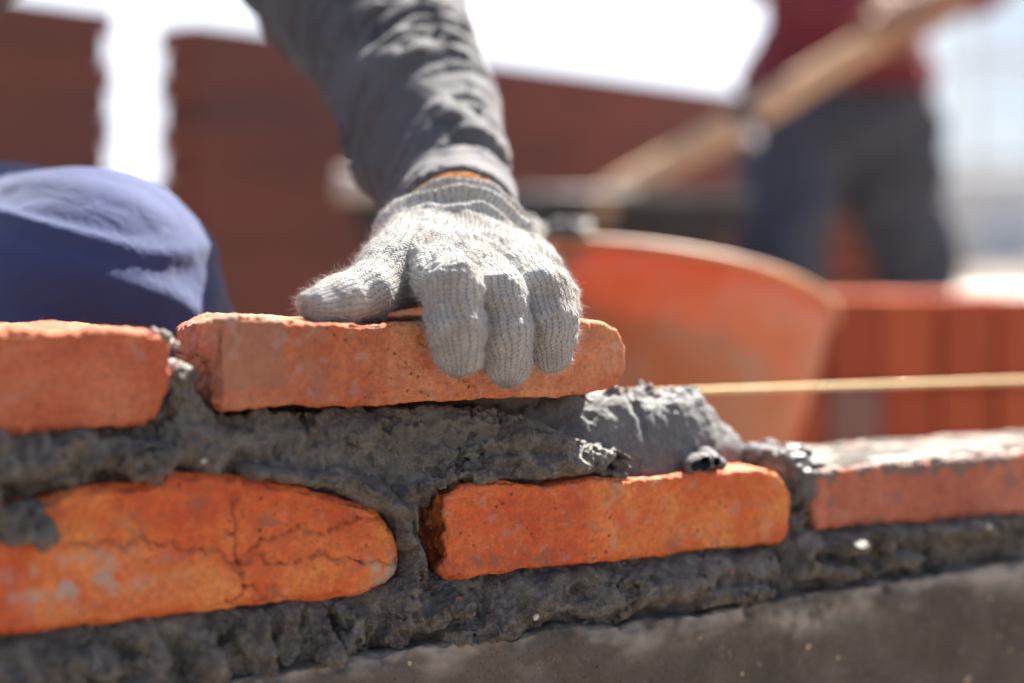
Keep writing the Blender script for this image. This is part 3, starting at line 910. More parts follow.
# crumbs of mortar in the joint right of the heap and on the right brick
M_CRUST = mortar_mat('mortar_film', (0.050, 0.044, 0.038), (0.085, 0.074, 0.063), (0.135, 0.112, 0.092), 0.6, 0.95, 0.8, 0.25)
def crumbs():
    spots = [(790, 456, 0.02, .006), (800, 458, 0.02, .006), (783, 460, 0.012, .005), (808, 466, 0.012, .005), (797, 466, 0.006, .006), (802, 478, 0.003, .007), (803, 492, 0.002, .006), (792, 446, 0.05, .005)]
    P = np.array([uwz(x, y, w) for x, y, w, r in spots])
    g = Field(P.min(0) - 0.014, P.max(0) + 0.014, 0.0009)
    for p, s in zip(P, spots): g.cone(p, p + [0.004, 0.004, -0.004], s[3], s[3] * 0.8, 0.003)
    V, F = keep_biggest(*surface_nets(g.f, g.lo, 0.0009))
    N = normals(V, F)
    V = V + N * ((0.5 - worley(V, 0.004)) * 0.002 + fbm(V, 0.008, 3) * 0.002)[:, None]
    o = add('mortar_clot', to_world(V), F, M_WET, attrs={'dry': np.full(len(V), .3)})
    tag(o, 'small wet mortar clot filling the top of the joint left of the right-hand brick', 'mortar')
    # thin crust lying on the right brick
    h = 0.0012
    a, b = np.array([colu(820), 0, 0]), np.array([colu(1178), 0, 0])
    g = Field([a[0], 0.004, uz(1024, 462)[1] - 0.006], [b[0], 0.095, uz(830, 455)[1] + 0.01], h)
    U, W = np.meshgrid(g.ax[0], g.ax[1], indexing='ij')
    P = np.stack([U, W, U * 0], -1)
    zt = np.interp(U, [colu(830, 470), colu(1024, 456), colu(1180, 447)], [uz(840, 466)[1], uz(1024, 451)[1], uz(1180, 441)[1]])
    H = zt + np.clip(0.0004 + fbm(P, 0.02, 3) * 0.0022, -0.003, 0.003)
    e = np.minimum(np.minimum(W - 0.006, 0.078 - W), np.minimum(U - a[0] - 0.002, b[0] - 0.002 - U))
    H = np.where(e > 0, H, zt - 0.01)
    g.f = np.maximum((g.ax[2][None, None, :] - H[:, :, None]) * 0.7, zt[:, :, None] - 0.004 - g.ax[2][None, None, :]).astype(np.float32)
    V, F = keep_biggest(*surface_nets(g.f, g.lo, h))
    V = V + normals(V, F) * (fbm(V, 0.004, 3) * 0.0005)[:, None]
    o = add('mortar_crust', to_world(V), F, M_CRUST, attrs={'dry': np.clip(0.2 + fbm(V, 0.03, 3) * 0.5, 0, 0.5)})
    tag(o, 'thin pale grey mortar crust along the top of the right-hand brick', 'mortar')
crumbs()

# small stones and brick bits stuck in the mortar
def pebble(x, y, r, mat, label, w=-0.006, cat='pebble'):
    c = uwz(x, y, w)
    V, F = lathe([(0.001, -1), (0.6, -0.8), (1, -0.1), (0.8, 0.6), (0.001, 1)], 9)
    V = V * r * np.array([1, 0.7, 0.75]) + fbm(V + x, 0.7, 2)[:, None] * r * 0.5
    o = add('pebble', to_world(V + c), F, mat, smooth=False)
    tag(o, label, cat, 'bits stuck in the mortar')
PM_W = plain('pebble_white', (0.55, 0.52, 0.48), 0.5, 0.1, 200)
PM_O = plain('pebble_brick', (0.45, 0.12, 0.06), 0.8, 0.2, 200)
PM_Y = plain('pebble_tan', (0.5, 0.36, 0.2), 0.8, 0.2, 200)
pebble(514, 619, 0.0014, PM_W, 'tiny white pebble in the lower mortar, left one of the close pair', -0.0095)
pebble(536, 617, 0.0016, PM_W, 'tiny white pebble in the lower mortar, right one of the close pair', -0.0095)
pebble(204, 461, 0.0012, PM_W, 'tiny white grit in the mortar between the two left bricks', -0.006)
pebble(460, 601, 0.0026, PM_O, 'small orange brick crumb in the mortar under the middle brick', -0.0095, 'brick crumb')
pebble(732, 572, 0.0011, plain('red_bit', (0.6, 0.03, 0.04), 0.5), 'tiny red speck in the mortar under the middle brick', -0.009, 'speck')
pebble(808, 646, 0.0018, PM_Y, 'tan pebble set in the footing face, nearest the middle', -0.0085)
pebble(967, 680, 0.0022, PM_Y, 'tan pebble set in the footing face at the bottom right', -0.0085)
# bright pale scraps on the top corner of the left brick
def scrap():
    g = Field(uwz(140, 350, 0.0) - [0, 0.01, 0], uwz(200, 318, 0.05) + [0.01, 0.01, 0.01], 0.0007)
    for x, y, w, r in [(153, 330, 0.006, .0010), (158, 332, 0.004, .0013), (163, 334, 0.003, .0016), (168, 338, 0.003, .0018), (172, 344, 0.002, .0015), (175, 351, 0.001, .0013), (177, 358, 0.001, .0016), (179, 364, 0.001, .0018)]:
        p = uwz(x, y, w); g.cone(p, p + [0.0022, 0.002, -0.0025], r, r * .8, 0.001)
    V, F = keep_biggest(*surface_nets(g.f, g.lo, 0.0007))
    V = V + normals(V, F) * (fbm(V, 0.0025, 3) * 0.0016)[:, None]
    o = add('mortar_splash', to_world(V), F, plain('dry_splash', (0.30, 0.27, 0.23), 0.8, 0.3, 300), )
    tag(o, 'pale dried mortar splash on the top right corner of the left brick', 'mortar')
scrap()

# ------------------------------------------------------------------ the glove
def glove_spec():
    D = lambda x, y, w: uwz(x, y, w)
    S = {}
    S['index'] = ([D(459, 353, -.0120), D(456, 325, -.0130), D(453, 288, -.010), D(441, 277, .012), D(430, 268, .042)], [.0108, .0116, .0116, .0120, .0135])
    S['middle'] = ([D(507, 364, -.0120), D(506, 332, -.0135), D(499, 294, -.010), D(485, 280, .014), D(466, 265, .042)], [.0102, .0110, .0113, .0120, .0135])
    S['ring'] = ([D(552, 351, -.0115), D(551, 322, -.0135), D(543, 292, -.008), D(525, 277, .016), D(500, 265, .044)], [.0100, .0110, .0115, .0120, .0130])
    S['little'] = ([D(560, 318, .020), D(556, 300, .024), D(546, 286, .032), D(530, 272, .048)], [.0085, .0095, .0100, .0115])
    S['thumb'] = ([D(317, 305, .014), D(341, 301, .018), D(368, 291, .026), D(392, 274, .044), D(416, 242, .074)], [.0086, .0102, .0118, .0145, .0175])
    S['hand'] = ([D(470, 265, .048), D(464, 250, .072), D(458, 231, .100), D(452, 206, .136), D(446, 182, .170)], [.0155, .020, .024, .0245, .024])
    return S
GS = glove_spec()
def bone_coords(V, S, order=('index', 'middle', 'ring', 'little', 'thumb', 'hand')):
    best = np.full(len(V), 1e9); kx = np.zeros(len(V)); ky = np.zeros(len(V)); which = np.zeros(len(V), int); rr = np.zeros(len(V))
    off = 0.0
    for ci, name in enumerate(order):
        pts, rs = S[name]
        s0 = 0.0
        for i in range(len(pts) - 1):
            a, b = np.array(pts[i]), np.array(pts[i + 1])
            e = b - a; L = np.linalg.norm(e); tt = e / L
            ref = np.array([0.0, -0.7, 0.72])
            e1 = ref - tt * (ref @ tt); e1 /= np.linalg.norm(e1)
            e2 = np.cross(tt, e1)
            q = V - a
            t = np.clip(q @ tt / L, 0, 1)
            rad = rs[i] + (rs[i + 1] - rs[i]) * t
            c = q - np.outer(t * L, tt)
            d = np.linalg.norm(c, axis=1) - rad
            ang = np.arctan2(c @ e2, c @ e1)
            m = d < best
            best[m] = d[m]
            R0 = 0.0115 if name != 'hand' else 0.026
            kx[m] = (ang * R0 + 1)[m]
            ky[m] = (s0 + q @ tt)[m]
            which[m] = ci
            rr[m] = rad[m]
            s0 += L
    return kx, ky, which, rr
def relax(F, A, which, it, lim=0.006):
    A = A.copy()
    E = np.concatenate([F[:, [0, 1]], F[:, [1, 2]], F[:, [2, 3]], F[:, [3, 0]]])
    E = E[(which[E[:, 0]] == which[E[:, 1]]) & (np.abs(A[E[:, 0]] - A[E[:, 1]]) < lim)]
    E = np.concatenate([E, E[:, ::-1]])
    n = np.bincount(E[:, 0], minlength=len(A)) + 1.0
    for _ in range(it): A = (A + np.bincount(E[:, 0], weights=A[E[:, 1]], minlength=len(A))) / n
    return A
def build_glove():
    h = 0.0008
    S = GS
    allp = np.concatenate([np.array(p) for k, (p, r) in S.items()])
    cuff_end = S['hand'][0][3]
    allp = np.concatenate([allp[:-1]])
    lo, hi = allp.min(0) - 0.03, allp.max(0) + 0.03
    g = Field(lo, hi, h)
    hp, hr = S['hand']
    # palm: a fan of metacarpals
    for k in ('index', 'middle', 'ring', 'little'):
        p = S[k][0][-1]
        g.cone(p, hp[2] * 0.75 + p * 0.25 + (np.array(hp[2]) - hp[2]), .0140, .0185, 0.008)
        g.cone(p, hp[1], .0140, .019, 0.008)
    g.cone(hp[0], hp[1], .016, .020, 0.008)
    g.cone(hp[1], hp[2], .019, .0255, 0.012)
    g.cone(hp[2], hp[3], .0255, .0265, 0.006)
    g.cone(hp[3], hp[4], .0265, .0265, 0.004)
    g.cone(S['thumb'][0][3], hp[2], .0145, .020, 0.014)
    g.cone(S['thumb'][0][3] + np.array([0, .01, .004]), S['index'][0][-1], .0100, .0100, 0.008)
    for k in ('thumb', 'little', 'index', 'ring', 'middle'):
        pts, rs = S[k]
        sub = Field.__new__(Field)
        sub.lo, sub.h, sub.n, sub.ax = g.lo, g.h, g.n, g.ax
        sub.f = np.full(tuple(g.n), 0.05, np.float32)
        for i in range(len(pts) - 1): sub.cone(pts[i], pts[i + 1], rs[i], rs[i + 1], 0.006)
        # fingers stay apart near the tips, blend into the knuckles
        g.f = smin(g.f, sub.f, 0.0022 if k != 'thumb' else 0.006)
    V, F = keep_biggest(*surface_nets(g.f, g.lo, h))
    N = normals(V, F)
    kx, ky, wh, rr = bone_coords(V, S)
    kx, ky = relax(F, kx, wh, 14), relax(F, ky, wh, 40, 0.03)
    kx = kx + fbm(V, 0.018, 3, off=2) * 0.0022
    ky = ky + fbm(V, 0.012, 2, off=9) * 0.0015
    # folds across the back of the hand where the loose knit bunches before the cuff
    q = np.array(hp[3]) - np.array(hp[1]); Lq = np.linalg.norm(q); q /= Lq
    s = (V - hp[1]) @ q
    P = V.copy()
    s2 = s + fbm(P, 0.03, 2, off=2) * 0.006
    hand = np.clip((s + 0.012) / 0.01, 0, 1) * np.clip((0.031 - s) / 0.008, 0, 1)
    fold = (np.sin(s2 * 2 * math.pi / 0.0145) * 0.5 + 0.5) ** 1.3
    dd = hand * (fold * 0.0080 - 0.002)
    dd += fbm(P, 0.013, 3, off=6) * 0.0013
    kn = (wh < 4) & (V[:, 1] < 0.03)
    dd += kn * np.clip(0.3 - np.abs(fbm(P * [0.6, 1, 2.2], 0.016, 2, off=13)), 0, 1) * 0.0028
    # creases behind finger joints
    V = V + N * dd[:, None]
    cuff = np.clip((s - 0.024) / 0.006, 0, 1)
    return V, F, kx, ky, cuff, s
def knit_mat(name='knit', base=(0.44, 0.44, 0.43)):
    m = NB(name)
    kx, ky, cf = m.attr('kx'), m.attr('ky'), m.attr('cuff')
    p = 0.0028
    fr = m.math('FRACT', m.math('MULTIPLY', kx, 1 / p))
    tri = m.math('ABSOLUTE', m.math('MULTIPLY', m.math('SUBTRACT', fr, 0.5), 2.0))
    wale = m.math('SQRT', m.math('SUBTRACT', 1.0, m.math('MULTIPLY', tri, tri)))
    ph = m.math('ADD', m.math('MULTIPLY', ky, 1 / 0.0017), m.math('MULTIPLY', tri, 0.9))
    st = m.math('SINE', m.math('MULTIPLY', ph, 6.2832))
    h1 = m.math('ADD', m.math('MULTIPLY', wale, 1.0), m.math('MULTIPLY', st, 0.26))
    rib = m.math('SINE', m.math('MULTIPLY', kx, 6.2832 / 0.0042))
    h = m.math('ADD', h1, m.math('MULTIPLY', m.math('MULTIPLY', rib, cf), 1.4))
    fibre = m.noise(1600, 3, 0.7)
    h = m.math('ADD', h, m.math('MULTIPLY', fibre, 0.6))
    dirt = m.ramp(m.noise(60, 5, 0.7), [(0.42, 0.0), (0.66, 0.6)])
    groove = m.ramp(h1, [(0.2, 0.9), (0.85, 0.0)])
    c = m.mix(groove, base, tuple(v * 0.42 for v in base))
    c = m.mix(m.ramp(m.noise(900, 3, 0.7), [(0.35, 0.35), (0.6, 0.0)]), c, tuple(v * 0.55 for v in base))
    c = m.mix(dirt, c, (0.25, 0.20, 0.155))
    nb = m.bump(h, 0.9, 0.0007)
    c = m.mix(m.math('MULTIPLY', cf, 0.45), c, (0.22, 0.25, 0.31))
    c = m.mix(m.attr('tipdirt'), c, (0.05, 0.045, 0.04))
    mt = m.done(c, 0.95, nb, 0.1)
    m.p.inputs['Sheen Weight'].default_value = 0.35
    m.p.inputs['Sheen Roughness'].default_value = 0.5
    return mt
M_KNIT = knit_mat()
def fuzz(V, F, n, seed=5, lmin=0.0012, lmax=0.0036, rad=0.00005, mask=None):
    rg = np.random.default_rng(seed)
    N = normals(V, F)
    A = np.linalg.norm(np.cross(V[F[:, 2]] - V[F[:, 0]], V[F[:, 3]] - V[F[:, 1]]), axis=1)
    if mask is not None: A = A * mask[F].mean(1)
    f = rg.choice(len(F), n, p=A / A.sum())
    w = rg.dirichlet([1, 1, 1, 1], n)
    P = (V[F[f]] * w[..., None]).sum(1)
    Nn = N[F[f, 0]]
    L = lmin + (lmax - lmin) * rg.random(n) ** 2.5
    d = Nn * 0.8 + rg.normal(0, 0.55, (n, 3)); d /= np.linalg.norm(d, axis=1)[:, None]
    bend = rg.normal(0, 0.7, (n, 3))
    VV, FF = [], []
    rings = []
    for k, t in enumerate((0, 0.4, 0.75, 1.0)):
        c = P - Nn * 0.0002 + d * (L * t)[:, None] + bend * (L * t * t * 0.5)[:, None]
        e1 = np.cross(d, bend); e1 /= np.linalg.norm(e1, axis=1)[:, None] + 1e-9
        e2 = np.cross(d, e1)
        r = rad * (1 - 0.6 * t)
        rings.append([c + (math.cos(a) * e1 + math.sin(a) * e2) * r for a in (0, 2.094, 4.189)])
    arr = np.array(rings)            # 4,3,n,3
    Vv = arr.transpose(2, 0, 1, 3).reshape(-1, 3)
    base = np.arange(n)[:, None] * 12
    fl = []
    for k in range(3):
        for a in range(3):
            b = (a + 1) % 3
            fl.append(base + np.array([[k * 3 + a, k * 3 + b, k * 3 + 3 + b, k * 3 + 3 + a]]))
    return Vv, np.concatenate(fl)

# ------------------------------------------------------------------ people
SKIN = plain('skin', (0.36, 0.20, 0.13), 0.5, 0.12, 30, 0.2, 0.0005)
HAIR = plain('hair', (0.012, 0.01, 0.009), 0.5, 0.3, 200, 0.6, 0.002)
def cloth_mat(name, col, weave=1500, lit=1.0):
    m = NB(name)
    n = m.noise(9, 5, 0.6)
    c = m.ramp(n, [(0.3, tuple(v * 0.75 for v in col)), (0.7, tuple(v * 1.25 for v in col))])
    c = m.mix(m.ramp(m.noise(45, 4, 0.7), [(0.62, 0.0), (0.8, 0.35)]), c, (0.32, 0.28, 0.25))
    nb = m.bump(m.noise(weave, 2, 0.6), 0.5, 0.0004)
    nb = m.bump(m.noise(60, 4, 0.6, 0.6), 0.5, 0.003, nb)
    mt = m.done(c, 0.85, nb, 0.25)
    m.p.inputs['Sheen Weight'].default_value = 0.12
    return mt

# body joints of the crouching bricklayer, in world metres
g_hand = [to_world(p) for p in GS['hand'][0]]
WRL = g_hand[3]
ELL = at(372, -8, 1.08)
SHL = at(165, -260, 1.27)
SHR = SHL + np.array([-0.35, 0.12, 0.02])
NECK = (SHL + SHR) / 2 + np.array([0.0, -0.01, 0.05])
PEL = at(-430, 330, 1.42)
HIPL = PEL + np.array([0.09, -0.02, 0.07]); HIPR = PEL + np.array([-0.10, 0.03, -0.01])
KNL = at(84, 312, 0.90)
ANL = np.array([KNL[0] - 0.12, KNL[1] + 0.20, 0.10])
KNR = HIPR + np.array([-0.12, -0.36, 0.02]); ANR = np.array([KNR[0] + 0.0, KNR[1] + 0.14, 0.10])
ELR = SHR + np.array([-0.08, -0.13, -0.22]); WRR = KNR + np.array([0.02, -0.01, 0.145])

def face(g, c, fwd, rgt, upv, s=1.0):
    """head round centre c looking along fwd"""
    c = np.array(c)
    P = lambda f, r, u: c + (fwd * f + rgt * r + upv * u) * s
    g.cone(P(0.00, 0, 0.03), P(-0.02, 0, 0.03), 0.088 * s, 0.085 * s, 0.02)
    g.cone(P(0.02, 0, -0.03), P(0.045, 0, -0.07), 0.062 * s, 0.040 * s, 0.03)
    g.cone(P(0.085, 0, 0.0), P(0.105, 0, -0.025), 0.010 * s, 0.014 * s, 0.012)
    for e in (-1, 1):
        g.cone(P(0.088, 0.032 * e, 0.008), P(0.088, 0.034 * e, 0.008), 0.011 * s, 0.011 * s, 0.004, cut=True)
        g.cone(P(0.074, 0.032 * e, 0.008), P(0.074, 0.033 * e, 0.008), 0.013 * s, 0.013 * s, 0.002)
        g.cone(P(0.082, 0.018 * e, 0.028), P(0.074, 0.05 * e, 0.026), 0.009 * s, 0.007 * s, 0.008)
        g.cone(P(-0.005, 0.088 * e, 0.012), P(-0.012, 0.09 * e, -0.015), 0.013 * s, 0.009 * s, 0.004)
    g.cone(P(0.088, -0.018, -0.055), P(0.088, 0.018, -0.055), 0.007 * s, 0.007 * s, 0.006)
    g.cone(P(0.098, -0.02, -0.0585), P(0.098, 0.02, -0.0585), 0.003 * s, 0.003 * s, 0.002, cut=True)

def worker():
    ft = (SHL + HIPL) / 2
    me = root('person', (PEL[0] + 0.1, PEL[1] - 0.15, 0), 'crouching worker in grey shirt and blue trousers pressing a brick down with a knitted glove', 'person')
    # ---- body: one continuous figure
    h = 0.007
    P0 = [SHL, SHR, PEL, KNL, KNR, ANL, ANR, ELL, WRL, ELR, WRR, NECK + np.array([0, 0, 0.3])]
    lo, hi = np.min(P0, 0) - 0.16, np.max(P0, 0) + 0.12
    lo[2] = -0.01
    g = Field(lo, hi, h)
    fwd = np.array([0.25, -0.85, -0.45]); fwd /= np.linalg.norm(fwd)
    rgt = np.cross(fwd, (0, 0, 1)); rgt /= np.linalg.norm(rgt); upv = np.cross(rgt, fwd)
    chest = (SHL + SHR) / 2 + np.array([-0.055, 0.04, -0.08])
    head = NECK + fwd * 0.05 + np.array([0, 0, 0.15])
    g.cone(PEL + [0, 0, 0.05], chest, 0.10, 0.095, 0.03)
    g.cone(SHL, SHR, 0.045, 0.045, 0.02)
    g.cone(NECK - [0, 0, 0.03], head, 0.05, 0.05, 0.03)
    for A, B, Cc, Dd in ((HIPL, KNL, ANL, 1), (HIPR, KNR, ANR, 1)):
        g.cone(A, B, 0.075, 0.05, 0.03); g.cone(B, Cc, 0.048, 0.034, 0.02)
        g.cone(Cc + [0, 0.03, -0.06], Cc + [0.02, -0.15, -0.075], 0.03, 0.025, 0.02)
    for A, B, Cc in ((SHL, ELL, WRL), (SHR, ELR, WRR)):
        g.cone(A, B, 0.045, 0.036, 0.02); g.cone(B, Cc, 0.036, 0.02, 0.02)
    face(g, head, fwd, rgt, upv)
    V, F = keep_biggest(*surface_nets(g.f, g.lo, h))
    add('body', V, F, SKIN, me)
    # hair cap and cloth cap
    g = Field(head - 0.13, head + 0.14, 0.005)
    g.cone(head + upv * 0.04 - fwd * 0.01, head + upv * 0.035 - fwd * 0.03, 0.097, 0.092, 0.01)
    g.cone(head + upv * -0.05 + fwd * 0.08, head + upv * -0.07 + fwd * 0.13, 0.10, 0.12, 0.01, cut=True)
    V, F = keep_biggest(*surface_nets(g.f, g.lo, 0.005))
    add('hair', V, F, HAIR, me)
    # ---- shirt
    h = 0.003
    pts = [SHL, SHR, PEL, chest, ELL, WRL, ELR, WRR, NECK]
    lo, hi = np.min(pts, 0) - 0.15, np.max(pts, 0) + 0.10
    g = Field(lo, hi, h)
    g.cone(PEL + [0, 0, 0.09], chest, 0.135, 0.125, 0.03)
    g.cone(chest + [0.03, -0.01, 0.02], chest + [-0.07, 0.02, 0], 0.115, 0.12, 0.03)
    g.cone(SHL + [0, 0, -0.01], SHR + [0, 0, -0.01], 0.066, 0.066, 0.05)
    ax = (WRL - ELL); La = np.linalg.norm(ax); ax /= La
    g.cone(SHL, ELL + [-0.01, 0, 0.0], 0.070, 0.060, 0.03)
    end = WRL + (g_hand[2] - g_hand[3]) * 0.95
    g.cone(ELL, WRL * 0.6 + ELL * 0.4, 0.056, 0.0435, 0.02)
    g.cone(WRL * 0.6 + ELL * 0.4, WRL, 0.0435, 0.0335, 0.01)
    g.cone(WRL, end + (end - WRL) * 0.2, 0.0335, 0.0330, 0.004)
    g.cone(SHR, ELR, 0.070, 0.056, 0.03)
    g.cone(ELR, WRR, 0.053, 0.036, 0.02)
    # sleeve mouths
    for W_, E_, a_, r_ in ((end, WRL, g_hand[2] - g_hand[3], 0.0295), (WRR, ELR, WRR - ELR, 0.031)):
        a_ = a_ / np.linalg.norm(a_)
        c0 = W_ + a_ * 0.0
        sl = g.box(c0 - 0.09, c0 + 0.09)
        X, Y, Z = g.ax[0][sl[0]][:, None, None], g.ax[1][sl[1]][None, :, None], g.ax[2][sl[2]][None, None, :]
        pl = (X - c0[0]) * a_[0] + (Y - c0[1]) * a_[1] + (Z - c0[2]) * a_[2]
        g.f[sl] = np.maximum(g.f[sl], pl)
        g.cone(c0 - a_ * 0.04, c0 + a_ * 0.05, r_ - 0.001, r_ + 0.0005, 0, cut=True)
    g.cone(NECK + [0, -0.01, 0.0], NECK + fwd * 0.05 + [0, 0, 0.1], 0.062, 0.07, 0, cut=True)
    V, F = keep_biggest(*surface_nets(g.f, g.lo, h))
    # creases: rings squeezed along the sleeves
    N = normals(V, F)
    dd = np.zeros(len(V))
    for A, B, seed in ((ELL, end, 1), (SHL, ELL, 5), (ELR, WRR, 8), (SHR, ELR, 9)):
        e = B - A; L = np.linalg.norm(e); e /= L
        t = (V - A) @ e
        c = V - A - np.outer(t, e)
        near = np.clip(1.4 - np.linalg.norm(c, axis=1) / 0.075, 0, 1) * np.clip(t / 0.03 + 1, 0, 1) * np.clip((L - t) / 0.03 + 0.25, 0, 1)
        slant = c @ np.array([0.5, 0.1, 0.35])
        Q = np.stack([(t + slant) / 0.027, c[:, 0] / 0.10, c[:, 2] / 0.10], -1) + seed * 3.7
        w1 = fbm(Q, 1.0, 3, 0.45)
        ridge = 1 - np.abs(w1) * 2.4
        dd += near * (ridge * 0.0046 - 0.0023)
    rest = fbm(V, 0.09, 4, 0.5, off=3) * 0.012
    arm = np.clip(np.abs(dd) / 0.001, 0, 1)
    dd += rest * (1 - arm) + fbm(V, 0.03, 3, off=8) * 0.0016
    # keep the hem at its own size
    hem = np.linalg.norm(V - end, axis=1)
    dd *= np.clip((hem - 0.033) / 0.02, 0.12, 1)
    V = V + N * dd[:, None]
    add('shirt', V, F, cloth_mat('shirt_cloth', (0.085, 0.085, 0.095)), me)
    # ---- trousers
    h = 0.004
    pts = [PEL, KNL, KNR, ANL, ANR]
    lo, hi = np.min(pts, 0) - 0.17, np.max(pts, 0) + 0.15
    g = Field(lo, hi, h)
    g.cone(PEL + [0, 0, 0.04], PEL + [0, 0, 0.10], 0.135, 0.128, 0.03)
    for A, B, Cc in ((HIPL, KNL, ANL), (HIPR, KNR, ANR)):
        g.cone(A, B, 0.108, 0.071, 0.04)
        g.cone(B, Cc, 0.068, 0.060, 0.03)
    for Cc in (ANL, ANR):
        g.cone(Cc + [0, 0, -0.03], Cc + [0, 0, -0.12], 0.08, 0.12, 0, cut=True)
    V, F = keep_biggest(*surface_nets(g.f, g.lo, h))
    N = normals(V, F)
    dd = np.zeros(len(V))
    e = KNL - HIPL; L = np.linalg.norm(e); e /= L
    Q = V @ np.stack([e / 0.16, np.array([0, 1.0, 0]) / 0.07, np.array([0.25, 0, 1.0]) / 0.055], 1)
    ridge = 1 - np.abs(fbm(Q, 1.0, 3, 0.45)) * 2.4
    dd += ridge * 0.0020 + fbm(V, 0.12, 2) * 0.0025 - 0.002
    Q2 = V @ np.stack([e / 0.30, np.array([0.2, 1.0, 0]) / 0.14, np.array([0.3, 0, 1.0]) / 0.045], 1)
    dd += np.clip(0.35 - np.abs(fbm(Q2 + 4.4, 1.0, 2)), 0, 1) * 0.010
    V = V + N * dd[:, None]
    add('trousers', V, F, cloth_mat('trouser_cloth', (0.034, 0.050, 0.130)), me)
    # ---- boots
    for Cc in (ANL, ANR):
        g = Field(Cc + [-0.09, -0.26, -0.12], Cc + [0.09, 0.12, 0.06], 0.005)
        g.cone(Cc + [0, 0.02, 0.0], Cc + [0, 0.03, -0.05], 0.050, 0.046, 0.02)
        g.cone(Cc + [0, 0.04, -0.055], Cc + [0, -0.15, -0.06], 0.042, 0.040, 0.02)
        g.f = np.maximum(g.f, (0.003 - g.ax[2])[None, None, :]).astype(np.float32)
        V, F = keep_biggest(*surface_nets(g.f, g.lo, 0.005))
        add('boot', V, F, plain('boot_rubber', (0.03, 0.028, 0.025), 0.5, 0.3, 40), me)
    # ---- gloves
    V, F, kx, ky, cuff, s = build_glove()
    W_ = to_world(V)
    tip = np.zeros(len(V))
    for (pts, rs) in (GS['index'], GS['middle']):
        q = np.array(pts[0]) + np.array([-0.002, -0.002, -0.011])
        tip = np.maximum(tip, np.exp(-(np.linalg.norm(V - q, axis=1) / 0.0055) ** 2) * 0.75)
    gl = add('glove', W_, F, M_KNIT, me, attrs={'kx': kx, 'ky': ky, 'cuff': cuff, 'tipdirt': tip})
    gl['label'] = 'pale grey knitted glove gripping the brick'
    near = np.clip(1.2 - s / 0.05, 0.05, 1)
    fv, ff = fuzz(W_, F, 44000, mask=near, lmax=0.0042)
    fm = plain('yarn', (0.46, 0.45, 0.43), 0.9, 0.05, 100, 0.0)
    fz = add('yarn_fuzz', fv, ff, fm, gl, smooth=False)
    fz['kind'] = 'stuff'
    # orange hem thread round the cuff
    a_ = g_hand[2] - g_hand[3]; a_ /= np.linalg.norm(a_)
    c0 = end + a_ * 0.0015
    e1 = np.cross(a_, (0, 0, 1.0)); e1 /= np.linalg.norm(e1); e2 = np.cross(a_, e1)
    ring = [c0 + 0.0292 * (math.cos(t) * e1 + math.sin(t) * e2) + a_ * 0.0006 * math.sin(t * 23) for t in np.linspace(0, 2 * math.pi, 120)]
    tv, tf = tube(ring, 0.0013, 6)
    add('hem_thread', tv, tf, plain('orange_thread', (0.62, 0.22, 0.03), 0.8, 0.2, 300), gl)
    # the other glove: the same pair, mirrored, on the right knee
    step = 1
    Q = V - GS['hand'][0][2]
    Q = Q * np.array([-1, 1, 1])
    Q = Q @ np.array([[1, 0, 0], [0, 1, 0], [0, 0, 1.0]])
    X = WRR + np.array([0.0, -0.035, -0.012])
    W2 = X + Q
    g2 = add('glove', W2, F[:, ::-1], M_KNIT, me, attrs={'kx': kx, 'ky': ky, 'cuff': cuff, 'tipdirt': tip * 0})
    return V, F, gl
GV, GF, GLOVE = worker()

# ------------------------------------------------------------------ mason's line
def mason_line():
    a = to_world(uwz(628, 375, 0.112)); b = to_world(uwz(1024, 368, 0.112))
    d = (b - a)
    p0, p1 = a - d * 2.2, b + d * 4.0
    p0[2] = a[2] - 0.0
    pts = [p0 * (1 - t) + p1 * t + np.array([0, 0, -0.0]) for t in np.linspace(0, 1, 400)]
    for i, p in enumerate(pts): p[2] += 0.0001 * math.sin(i * 1.7)
    V, F = tube(pts, 0.0017, 8)
    m = NB('line_cord')
    w = m.noise(500, 2)
    tag(add('mason_line', V, F, m.done(m.ramp(w, [(0.4, (0.62, 0.42, 0.16)), (0.6, (0.80, 0.68, 0.42))]), 0.7, None, 0.3)),
        'taut yellow string line stretched along the wall behind the held brick', 'string line')
    mw = plain('stake_wood', (0.40, 0.27, 0.15), 0.8, 0.3, 12)
    for p, side in ((p0, 'left'), (p1, 'right')):
        V, F = tube([(p[0], p[1], -0.1), (p[0], p[1], p[2] + 0.08)], 0.014, 6)
        o = add('line_stake', V, F, mw)
        tag(o, 'rough timber stake in the ground holding the ' + side + ' end of the string line', 'stake', 'line stakes')
mason_line()

